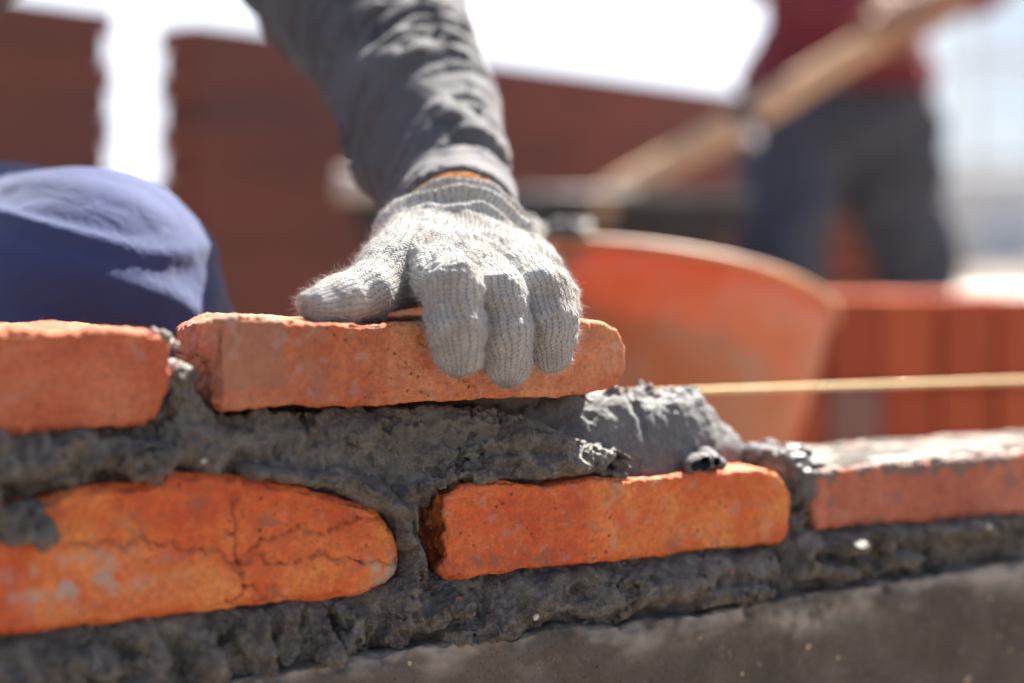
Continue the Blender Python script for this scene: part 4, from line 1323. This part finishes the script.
# ------------------------------------------------------------------ orange mortar basin
def basin():
    c = at(598, 312, 1.52)
    Rr = 0.205
    m = NB('orange_plastic')
    n = m.noise(14, 4, 0.6, 0.5)
    col = m.ramp(n, [(0.3, (0.58, 0.16, 0.05)), (0.5, (0.62, 0.23, 0.10)), (0.7, (0.58, 0.29, 0.16))])
    col = m.mix(m.ramp(m.noise(40, 5, 0.7), [(0.55, 0.0), (0.7, 0.6)]), col, (0.52, 0.42, 0.35))
    col = m.mix(m.ramp(m.noise(9, 6, 0.7, 1.0), [(0.5, 0.0), (0.62, 0.55)]), col, (0.60, 0.13, 0.02))
    col = m.mix(m.ramp(m.noise(22, 6, 0.75, 0.5), [(0.6, 0.0), (0.68, 0.7)]), col, (0.20, 0.17, 0.15))
    m.done(col, 0.45, m.bump(m.noise(90, 4), 0.3, 0.002), 0.4)
    tr = m.n('ShaderNodeBsdfTranslucent'); tr.inputs[0].default_value = (1.0, 0.20, 0.02, 1)
    mx = m.n('ShaderNodeMixShader'); mx.inputs[0].default_value = 0.22
    m.t.links.new(m.p.outputs[0], mx.inputs[1]); m.t.links.new(tr.outputs[0], mx.inputs[2])
    m.t.links.new(mx.outputs[0], m.t.nodes['Material Output'].inputs[0])
    prof = [(0.001, -0.200), (0.10, -0.200), (0.128, -0.190), (0.152, -0.160), (0.175, -0.115), (0.190, -0.07), (0.199, -0.03), (0.204, 0.0)]
    inner = [(r - 0.003, z + 0.001) for r, z in prof[1:]][::-1] + [(0.001, -0.196)]
    V, F = lathe(prof + [(0.2025, 0.002)] + inner, 72)
    tilt_x, tilt_y = R(15.5), R(4.5)
    def rot(V):
        x, y, z = V[:, 0], V[:, 1], V[:, 2]
        y, z = y * math.cos(tilt_x) + z * math.sin(tilt_x), -y * math.sin(tilt_x) + z * math.cos(tilt_x)
        x, z = x * math.cos(tilt_y) + z * math.sin(tilt_y), -x * math.sin(tilt_y) + z * math.cos(tilt_y)
        return np.stack([x, y, z], 1)
    base = c + rot(np.array([[0, 0, -0.2]]))[0]
    rt = root('mixing_basin', (base[0], base[1], base[2]), 'tilted round orange plastic basin of mortar behind the gloved hand', 'basin')
    add('bowl', rot(V) + c, F, m.m, rt)
    ring = np.array([(0.2075 * math.cos(t), 0.2075 * math.sin(t), 0.004) for t in np.linspace(0, 2 * math.pi, 73)])
    V, F = tube(list(rot(ring) + c), 0.0045, 10)
    mr = plain('basin_rim', (0.50, 0.24, 0.12), 0.35, 0.35, 25, 0.5, 0.002)
    add('rim', V, F, mr, rt)
    for sg in (-1, 1):
        pts = [(0.207 * sg, 0.05, 0.0), (0.235 * sg, 0.045, -0.012), (0.240 * sg, 0.0, -0.016), (0.235 * sg, -0.045, -0.012), (0.207 * sg, -0.05, 0.0)]
        pts = [(0, 0, 0) for _ in ()] or [np.array((p[1], p[0], p[2])) for p in pts]
        V, F = tube(list(rot(np.array(pts)) + c), 0.007, 8)
        if sg > 0: add('handle', V, F, mr, rt)
    # mortar in the basin, heaped towards the left
    X, Y = np.meshgrid(np.linspace(-0.2, 0.2, 170), np.linspace(-0.2, 0.2, 170), indexing='ij')
    P = np.stack([X, Y, X * 0], -1)
    r = np.hypot(X, Y)
    Z = -0.03 + 0.038 * np.exp(-((X + 0.09) ** 2 + (Y + 0.06) ** 2) / 0.012) + fbm(P, 0.04, 4) * 0.014 + (0.5 - worley(P, 0.016)) * 0.01
    Z -= np.clip(r - 0.17, 0, 1) * 0.2
    k = 0.191 / 0.2
    V = np.stack([X * k, Y * k, Z], -1).reshape(-1, 3)
    keep = (r < 0.198).ravel()
    n = 170
    i, j = np.meshgrid(np.arange(n - 1), np.arange(n - 1), indexing='ij')
    a = (i * n + j).ravel()
    F = np.stack([a, a + n, a + n + 1, a + 1], 1)
    F = F[keep[F].all(1)]
    used = np.unique(F); mp = -np.ones(len(V), int); mp[used] = np.arange(len(used))
    V, F = V[used], mp[F]
    o = add('wet_mortar', rot(V) + c, F, M_WET, attrs={'dry': np.zeros(len(V))})
    tag(o, 'glistening wet mortar filling the orange basin', 'mortar')
    # clods caught on the rim
    gq = Field(np.array([c[0] - 0.2, c[1] - 0.26, c[2] - 0.03]), np.array([c[0] + 0.12, c[1] + 0.05, c[2] + 0.12]), 0.0022)
    rg = np.random.default_rng(21)
    for k in range(64):
        t = R(rg.uniform(214, 296))
        rr_ = 0.207 - rg.random() * 0.02
        p = rot(np.array([[rr_ * math.cos(t), rr_ * math.sin(t), 0.008 + rg.random() * 0.006]]))[0] + c
        q = rg.uniform(0.004, 0.009) * (1.25 if t < R(262) else 0.7)
        gq.cone(p, p + rg.normal(0, 0.004, 3), q, q * 0.7, 0.005)
    V, F = keep_biggest(*surface_nets(gq.f, gq.lo, 0.0022))
    V = V + normals(V, F) * (fbm(V, 0.012, 3) * 0.004)[:, None]
    tag(add('mortar_clod', V, F, M_WET, attrs={'dry': np.zeros(len(V))}), 'ragged wet mortar caught on the near rim of the orange basin', 'mortar')
    # blocks the basin stands on
    mc = plain('block_concrete', (0.30, 0.28, 0.25), 0.9, 0.2, 25, 0.6, 0.003)
    zt = (rot(V) + c)[:, 2].min()
    lowest = c[2] + rot(np.array([[0.1 * math.cos(t), 0.1 * math.sin(t), -0.2] for t in np.linspace(0, 6.28, 40)]))[:, 2].min()
    hgt = lowest + 0.006
    for k in range(2):
        z0, z1 = k * hgt / 2 - (0.01 if k == 0 else 0), (k + 1) * hgt / 2 - 0.002
        V, F = box((base[0] - 0.19, base[1] - 0.1, z0), (base[0] + 0.19, base[1] + 0.1, z1))
        V, F = join([(V, F)])
        o = add('concrete_block', V, F, mc, smooth=False)
        tag(o, ['lower grey concrete block of the pair propping the orange basin', 'upper grey concrete block directly under the orange basin'][k], 'concrete block', 'blocks under the basin')
basin()

# ------------------------------------------------------------------ stack of bricks on the right
def stack():
    Y0 = 2.0
    m = NB('stack_brick')
    info = m.n('ShaderNodeObjectInfo').outputs['Random']
    c = m.ramp(info, [(0.0, (0.38, 0.07, 0.032)), (0.4, (0.46, 0.09, 0.037)), (0.75, (0.52, 0.11, 0.042)), (1.0, (0.42, 0.09, 0.045))])
    c = m.mix(m.ramp(m.noise(45, 4), [(0.45, 0.0), (0.7, 0.4)]), c, (0.50, 0.18, 0.10))
    mt = m.done(c, 0.85, m.bump(m.noise(200, 4), 0.5, 0.002), 0.3)
    grey = plain('grey_brick', (0.28, 0.15, 0.12), 0.9, 0.2, 40)
    bw, bh, bl = 0.066, 0.105, 0.20
    V, F = box((-bw / 2 + 0.001, 0, 0), (bw / 2 - 0.001, bl, bh - 0.001))
    # chamfered brick
    import bmesh
    bm = bmesh.new()
    vs = [bm.verts.new(v) for v in V]
    for f in F: bm.faces.new([vs[i] for i in f])
    bmesh.ops.bevel(bm, geom=list(bm.edges), offset=0.004, segments=2, affect='EDGES')
    bmesh.ops.triangulate(bm, faces=bm.faces)
    me = bpy.data.meshes.new('brick'); bm.to_mesh(me); bm.free()
    me.materials.append(mt)
    meg = me.copy(); meg.materials.clear(); meg.materials.append(grey)
    xs0 = at(800, 300, Y0)[0]
    top = at(900, 296, Y0)[2]
    n = 5
    z_off = top - 2 * bh
    rg = random.Random(3)
    src = bpy.data.objects.new('brick', me)
    first = True
    for r in range(2):
        for k in range(n):
            o = src if first else src.copy()
            first = False
            C.objects.link(o)
            isg = (r == 0 and k == 1)
            o.data = meg if isg else me
            zz = r * bh + (z_off if z_off > 0 else 0)
            o.location = (xs0 + k * bw + rg.uniform(-.002, .002), Y0 + rg.uniform(-.004, .004), zz)
            o.rotation_euler = (0, 0, rg.uniform(-.02, .02))
            col = ['leftmost', 'second from left', 'middle', 'second from right', 'rightmost'][k]
            row = 'lower' if r == 0 else 'upper'
            o['category'] = 'brick'
            o['group'] = 'red bricks stood on edge in the stack at the right'
            o['label'] = 'greyish brick in the lower row of the red stack behind the string line' if isg else col + ' red brick in the ' + row + ' row of the stack behind the string line'
    # the concrete plinth the stack stands on
    V, F = box((xs0 - 0.06, Y0 - 0.03, -0.03), (xs0 + n * bw, Y0 + bl + 0.03, z_off - 0.001))
    tag(add('concrete_plinth', V, F, plain('plinth', (0.3, 0.27, 0.24), 0.9, 0.2, 10), smooth=False), 'rough concrete plinth carrying the stack of red bricks', 'plinth')
stack()

# ------------------------------------------------------------------ wheelbarrow
def wheelbarrow():
    Y0 = 2.75
    a = at(500, 205, Y0); b = at(748, 186, Y0)
    zt = (a[2] + b[2]) / 2
    cx, cy = (a[0] + b[0]) / 2, Y0 + 0.28
    L = b[0] - a[0]
    rt = root('wheelbarrow', (cx, cy, 0), 'dark steel wheelbarrow loaded with mortar behind the orange basin', 'wheelbarrow')
    mt = plain('barrow_steel', (0.035, 0.04, 0.05), 0.45, 0.3, 15, 0.4, 0.002, Metallic=0.3)
    x0, x1, y0, y1 = a[0] - 0.25, b[0], cy - 0.28, cy + 0.28
    t = [(x0, y0, zt), (x1, y0, zt), (x1, y1, zt), (x0, y1, zt)]
    q = [(x0 + .12, y0 + .1, zt - .24), (x1 - .12, y0 + .1, zt - .24), (x1 - .12, y1 - .1, zt - .24), (x0 + .12, y1 - .1, zt - .24)]
    ti = [(x0 + .006, y0 + .006, zt), (x1 - .006, y0 + .006, zt), (x1 - .006, y1 - .006, zt), (x0 + .006, y1 - .006, zt)]
    qi = [(p[0], p[1], p[2] + .006) for p in q]
    V = np.array(t + q + ti + qi)
    F = [(0, 1, 5, 4), (1, 2, 6, 5), (2, 3, 7, 6), (3, 0, 4, 7), (4, 5, 6, 7), (8, 12, 13, 9), (9, 13, 14, 10), (10, 14, 15, 11), (11, 15, 12, 8), (12, 15, 14, 13), (0, 8, 9, 1), (1, 9, 10, 2), (2, 10, 11, 3), (3, 11, 8, 0)]
    add('tray', V, F, mt, rt, smooth=False)
    V, F = tube(t + [t[0]], 0.008, 8)
    add('rim', V, F, plain('barrow_rim', (0.22, 0.21, 0.20), 0.4, 0.3, 30, 0.4, 0.002, Metallic=0.6), rt)
    mw = plain('pale_wood', (0.62, 0.54, 0.47), 0.7, 0.15, 10)
    he = at(338, 184, 2.62)
    for dy in (0, 0.42):
        V, F = tube([(x1 - .1, y0 + .08 + dy, zt - .26), (x0 + .1, y0 + 0.03 + dy, zt - .2), (he[0] + .12, he[1] + dy, he[2] - .01), (he[0], he[1] + dy, he[2])], [.02, .02, .021, .024], 10)
        add('handle', V, F, mw, rt)
        V, F = tube([(x0 + .2, y0 + .06 + dy, zt - .25), (x0 + .14, y0 + .04 + dy, 0.0), (x0 + .3, y0 + .04 + dy, 0.0), (x0 + .36, y0 + .06 + dy, zt - .25)], .014, 8)
        add('leg', V, F, mt, rt)
    wc = np.array([x1 + 0.05, cy, 0.18])
    ring = [wc + np.array([0.15 * math.cos(s), 0, 0.15 * math.sin(s)]) for s in np.linspace(0, 2 * math.pi, 30)]
    V, F = tube(ring, 0.035, 10)
    wh = add('wheel', *tube([wc - [0, .04, 0], wc + [0, .04, 0]], 0.11, 20), mt, rt)
    add('tyre', V, F, plain('tyre', (0.02, 0.02, 0.02), 0.8), wh)
    # load
    n = 110
    X, Y = np.meshgrid(np.linspace(x0 + .02, x1 - .02, n), np.linspace(y0 + .02, y1 - .02, n), indexing='ij')
    P = np.stack([X, Y, X * 0], -1)
    ed = np.minimum(np.minimum(X - x0, x1 - X), np.minimum(Y - y0, y1 - Y))
    Z = zt - 0.06 + np.clip(ed / 0.12, 0, 1) * 0.045 + fbm(P, 0.09, 4) * 0.02 + (0.5 - worley(P, 0.04)) * 0.02
    V = np.stack([X, Y, Z], -1).reshape(-1, 3)
    i, j = np.meshgrid(np.arange(n - 1), np.arange(n - 1), indexing='ij')
    aa = (i * n + j).ravel()
    o = add('wet_mortar', V, np.stack([aa, aa + n, aa + n + 1, aa + 1], 1), M_WET, attrs={'dry': np.zeros(len(V))})
    tag(o, 'lumpy wet mortar filling the dark wheelbarrow tray', 'mortar')
    return zt
wheelbarrow()

# ------------------------------------------------------------------ hoe
def hoe():
    Y0 = 2.78
    lo_, hi_ = at(592, 212, Y0), at(935, 4, Y0 + 0.12)
    rt = root('hoe', lo_, 'long wooden-handled hoe held slanting by the standing worker', 'hoe')
    V, F = tube([lo_ + (hi_ - lo_) * t for t in np.linspace(0, 1, 12)], [0.031, .030, .028, .026, .025, .024, .024, .024, .024, .024, .024, .024], 14)
    add('handle', V, F, plain('hoe_wood', (0.62, 0.41, 0.24), 0.55, 0.2, 14), rt)
    d = (hi_ - lo_)
    c = lo_ + d * 0.43
    V, F = tube([c - d * 0.022, c + d * 0.022], 0.031, 14)
    cl = add('grip_band', V, F, plain('grip_tape', (0.02, 0.025, 0.035), 0.6), rt)
    # steel ball added in front of the band to throw a sun glint
    mst = NB('glint_steel').done((0.9, 0.88, 0.85), 0.12, None, 0.5, Metallic=1.0)
    V, F = lathe([(0.001, -1), (0.5, -.87), (0.87, -.5), (1, 0), (.87, .5), (.5, .87), (.001, 1)], 16)
    bc = at(751, 137, Y0 - 0.06)
    add('glint_ball', V * 0.014 + bc, F, mst, rt)
    # blade in the wheelbarrow mortar
    e = lo_ + np.array([0, 0, 0.0])
    V, F = box((e[0] - 0.10, e[1] - 0.09, e[2] - 0.06), (e[0] - 0.096, e[1] + 0.09, e[2] + 0.04))
    V2, F2 = tube([lo_ + d * 0.02, e + [-0.05, 0, 0.02], e + [-0.098, 0, 0.0]], [.028, .016, .012], 10)
    Vv, Ff = joinl([(V, F.tolist()), (V2, F2)])
    add('blade', Vv, Ff, plain('hoe_steel', (0.25, 0.25, 0.26), 0.4, 0.3, 20, Metallic=0.8), rt)
    return lo_, hi_
HLO, HHI = hoe()

# ------------------------------------------------------------------ standing worker behind
def standing():
    Yp = 3.45
    hipc = at(836, 118, Yp)
    z_w = hipc[2]
    rt = root('person', (hipc[0], hipc[1], 0), 'standing worker in dark red shirt and navy trousers holding a hoe, seen out of focus', 'person')
    HL = hipc + [-0.085, 0, -0.03]; HR = hipc + [0.095, 0, -0.03]
    KL = at(782, 262, Yp - 0.12); KR = at(912, 250, Yp + 0.05)
    AL = np.array([KL[0] - 0.04, KL[1] + 0.10, 0.09]); AR = np.array([KR[0] + 0.03, KR[1] + 0.06, 0.09])
    chest = hipc + [0.0, -0.10, 0.34]
    SL = chest + [0.19, -0.04, 0.12]; SR = chest + [-0.19, -0.04, 0.12]
    d = HHI - HLO
    W1 = HLO + d * 1.0 + [0, 0.03, 0.02]; W2 = HLO + d * 0.90 + [0, 0.04, 0.03]
    EL = (SL + W1) / 2 + [0.10, 0.08, -0.08]; ER = (SR + W2) / 2 + [-0.10, 0.05, -0.05]
    neck = chest + [0, -0.05, 0.19]; head = neck + [0, -0.05, 0.13]
    h = 0.011
    P0 = np.array([HL, HR, KL, KR, AL, AR, SL, SR, EL, ER, W1, W2, head])
    lo, hi = P0.min(0) - 0.17, P0.max(0) + 0.16; lo[2] = -0.01
    g = Field(lo, hi, h)
    g.cone(hipc, chest, 0.095, 0.11, 0.03); g.cone(SL, SR, 0.05, 0.05, 0.03); g.cone(neck, head, 0.05, 0.05, 0.03)
    for A, B, D in ((HL, KL, AL), (HR, KR, AR)):
        g.cone(A, B, 0.08, 0.055, 0.03); g.cone(B, D, 0.05, 0.035, 0.02); g.cone(D + [0, 0.02, -0.05], D + [0, -0.14, -0.06], 0.035, 0.03, 0.02)
    for A, B, D in ((SL, EL, W1), (SR, ER, W2)):
        g.cone(A, B, 0.045, 0.037, 0.02); g.cone(B, D, 0.036, 0.026, 0.02)
        g.cone(D, D + [-0.02, -0.03, -0.02], 0.03, 0.028, 0.015)
        g.cone(D + [0.03, -0.06, 0.0], D + [-0.03, -0.06, -0.02], 0.022, 0.02, 0.01)
    fw = np.array([-0.1, -0.9, -0.4]); fw /= np.linalg.norm(fw)
    rg_ = np.cross(fw, (0, 0, 1)); rg_ /= np.linalg.norm(rg_)
    face(g, head, fw, rg_, np.cross(rg_, fw))
    add('body', *keep_biggest(*surface_nets(g.f, g.lo, h)), SKIN, rt)
    h = 0.009
    def cloth(name, fn, mat, lo, hi):
        g = Field(lo, hi, h); fn(g)
        V, F = keep_biggest(*surface_nets(g.f, g.lo, h))
        V = V + normals(V, F) * (fbm(V, 0.10, 3, off=3) * 0.02)[:, None]
        add(name, V, F, mat, rt)
    def sh(g):
        g.cone(hipc + [0, 0, 0.10], chest, 0.150, 0.16, 0.03); g.cone(SL, SR, 0.075, 0.075, 0.05)
        g.cone(hipc + [-0.05, 0, 0.06], hipc + [0.05, 0, 0.06], 0.15, 0.15, 0.03)
        g.f = np.maximum(g.f, (hipc[2] + 0.055 - g.ax[2])[None, None, :]).astype(np.float32)
        for A, B, D in ((SL, EL, W1), (SR, ER, W2)):
            g.cone(A, B, 0.07, 0.056, 0.02); g.cone(B, B * 0.25 + D * 0.75, 0.054, 0.042, 0.02)
        g.cone(neck + [0, -0.01, 0.03], neck + [0, -0.06, 0.2], 0.06, 0.08, 0, cut=True)
    cloth('shirt', sh, cloth_mat('red_shirt', (0.20, 0.032, 0.048)), lo, hi)
    def tr(g):
        g.cone(hipc + [-0.04, 0, -0.01], hipc + [0.04, 0, -0.01], 0.125, 0.125, 0.03)
        g.cone(hipc + [-0.03, 0, 0.0], hipc + [0.03, 0, 0.03], 0.118, 0.118, 0.02)
        for A, B, D in ((HL, KL, AL), (HR, KR, AR)):
            g.cone(A, B, 0.118, 0.090, 0.03); g.cone(B, D, 0.086, 0.074, 0.02)
        for D in (AL, AR): g.cone(D + [0, 0, -0.04], D + [0, 0, -0.2], 0.1, 0.13, 0, cut=True)
    cloth('trousers', tr, cloth_mat('navy_trousers', (0.068, 0.075, 0.10)), lo, hi)
    for D in (AL, AR):
        g = Field(D + [-0.09, -0.26, -0.11], D + [0.09, 0.12, 0.05], 0.008)
        g.cone(D + [0, 0.02, 0], D + [0, 0.03, -0.04], 0.05, 0.047, 0.02); g.cone(D + [0, 0.04, -0.05], D + [0, -0.15, -0.055], 0.043, 0.04, 0.02)
        g.f = np.maximum(g.f, (0.003 - g.ax[2])[None, None, :]).astype(np.float32)
        add('boot', *keep_biggest(*surface_nets(g.f, g.lo, 0.008)), bpy.data.materials['boot_rubber'], rt)
    g = Field(head - 0.13, head + 0.16, 0.007)
    g.cone(head + [0, 0.01, 0.045], head + [0, 0.02, 0.04], 0.098, 0.094, 0.01)
    g.cone(head + [0, -0.09, -0.06], head + [0, -0.13, -0.08], 0.10, 0.12, 0.01, cut=True)
    add('hair', *keep_biggest(*surface_nets(g.f, g.lo, 0.007)), HAIR, rt)
    # hands closed round the handle, one finger at a time
    dn = d / np.linalg.norm(d)
    sd_ = np.cross(dn, (0, 1.0, 0)); sd_ /= np.linalg.norm(sd_)
    nn = np.cross(sd_, dn)
    for c in (HLO + d * 1.0, HLO + d * 0.90):
        g = Field(c - 0.11, c + 0.11, 0.004)
        g.cone(c + nn * -0.036 - dn * 0.03, c + nn * -0.036 + dn * 0.035, 0.018, 0.018, 0.01)
        for k in range(4):
            o_ = c + dn * (-0.033 + 0.0225 * k)
            ring = [o_ + 0.036 * (math.cos(t) * nn + math.sin(t) * sd_) for t in np.linspace(math.pi, math.pi * (2.5 + 0.08 * (k % 2)), 6)]
            for i in range(5): g.cone(ring[i], ring[i + 1], 0.0105 - 0.0006 * i, 0.010 - 0.0006 * i, 0.003)
        ring = [c - dn * 0.05 * (1 - s) + 0.036 * (math.cos(t) * nn + math.sin(t) * sd_) for s, t in zip((0.2, 0, 0), (math.pi, math.pi * .7, math.pi * .4))]
        for i in range(2): g.cone(ring[i], ring[i + 1], 0.013, 0.011, 0.004)
        add('hand', *keep_biggest(*surface_nets(g.f, g.lo, 0.004)), SKIN, rt)
standing()

# ------------------------------------------------------------------ odd things in the blurred distance
def extras():
    # dark red rubble wall seen between and beside the standing worker's legs
    a, b = at(690, 200, 4.3), at(945, 215, 4.3)
    rg = np.random.default_rng(8)
    parts, tint = [], []
    z = 0; r = 0
    while z < a[2] - 0.01:
        x = a[0] - (0.1 if r % 2 else 0)
        while x < b[0] - 0.05:
            V, F = box((x, 4.3 + rg.uniform(-.004, .004), z), (min(x + 0.215, b[0]), 4.44, z + 0.05))
            parts.append((V, F)); tint.extend([rg.random()] * 8); x += 0.226
        z += 0.0615; r += 1
    V, F = join(parts)
    rt = root('brick_wall', ((a[0] + b[0]) / 2, 4.37, 0), 'low reddish brick wall seen between the standing worker\'s legs', 'wall', 'half-built brick walls behind')
    m = NB('red_low_wall')
    c = m.ramp(m.attr('tint'), [(0.0, (0.26, 0.09, 0.06)), (1.0, (0.38, 0.12, 0.07))])
    add('brickwork', V, F, m.done(c, 0.9, None, 0.2), rt, attrs={'tint': tint}, smooth=False)
    V, F = box((a[0] + 0.02, 4.31, 0), (b[0] - 0.02, 4.43, z - 0.014))
    add('mortar_core', V, F, bpy.data.materials['old_mortar_1'], rt, smooth=False)
    # white sacks
    mw = plain('sack_white', (0.82, 0.80, 0.78), 0.8, 0.06, 10, 0.4, 0.004)
    z = 0.0
    c = at(1010, 300, 4.6)
    for k in range(4):
        X = Field([c[0] - 0.36, c[1] - 0.24, -0.005 + z - 0.01], [c[0] + 0.36, c[1] + 0.24, z + 0.14], 0.01)
        for sx in (-0.2, 0.2):
            X.cone([c[0] + sx, c[1] - 0.12, z + 0.058], [c[0] + sx, c[1] + 0.12, z + 0.058], 0.06, 0.06, 0.05)
        X.cone([c[0] - 0.22, c[1], z + 0.06], [c[0] + 0.22, c[1], z + 0.06], 0.17, 0.17, 0.05, flat=((0, 0, 1), 2.75))
        V, F = keep_biggest(*surface_nets(X.f, X.lo, 0.01))
        V = V + normals(V, F) * (fbm(V, 0.08, 3, off=k) * 0.01)[:, None]
        o = add('cement_sack', V, F, mw)
        tag(o, ['lowest white sack of the pile at the right edge', 'second white sack from the bottom of the pile at the right edge', 'third white sack of the pile at the right edge, just under the top one', 'topmost white sack of the pile at the right edge'][k], 'sack', 'white sacks at the right edge')
        z += 0.114
extras()

for o in bpy.data.objects:
    if '_o' in o: del o['_o']
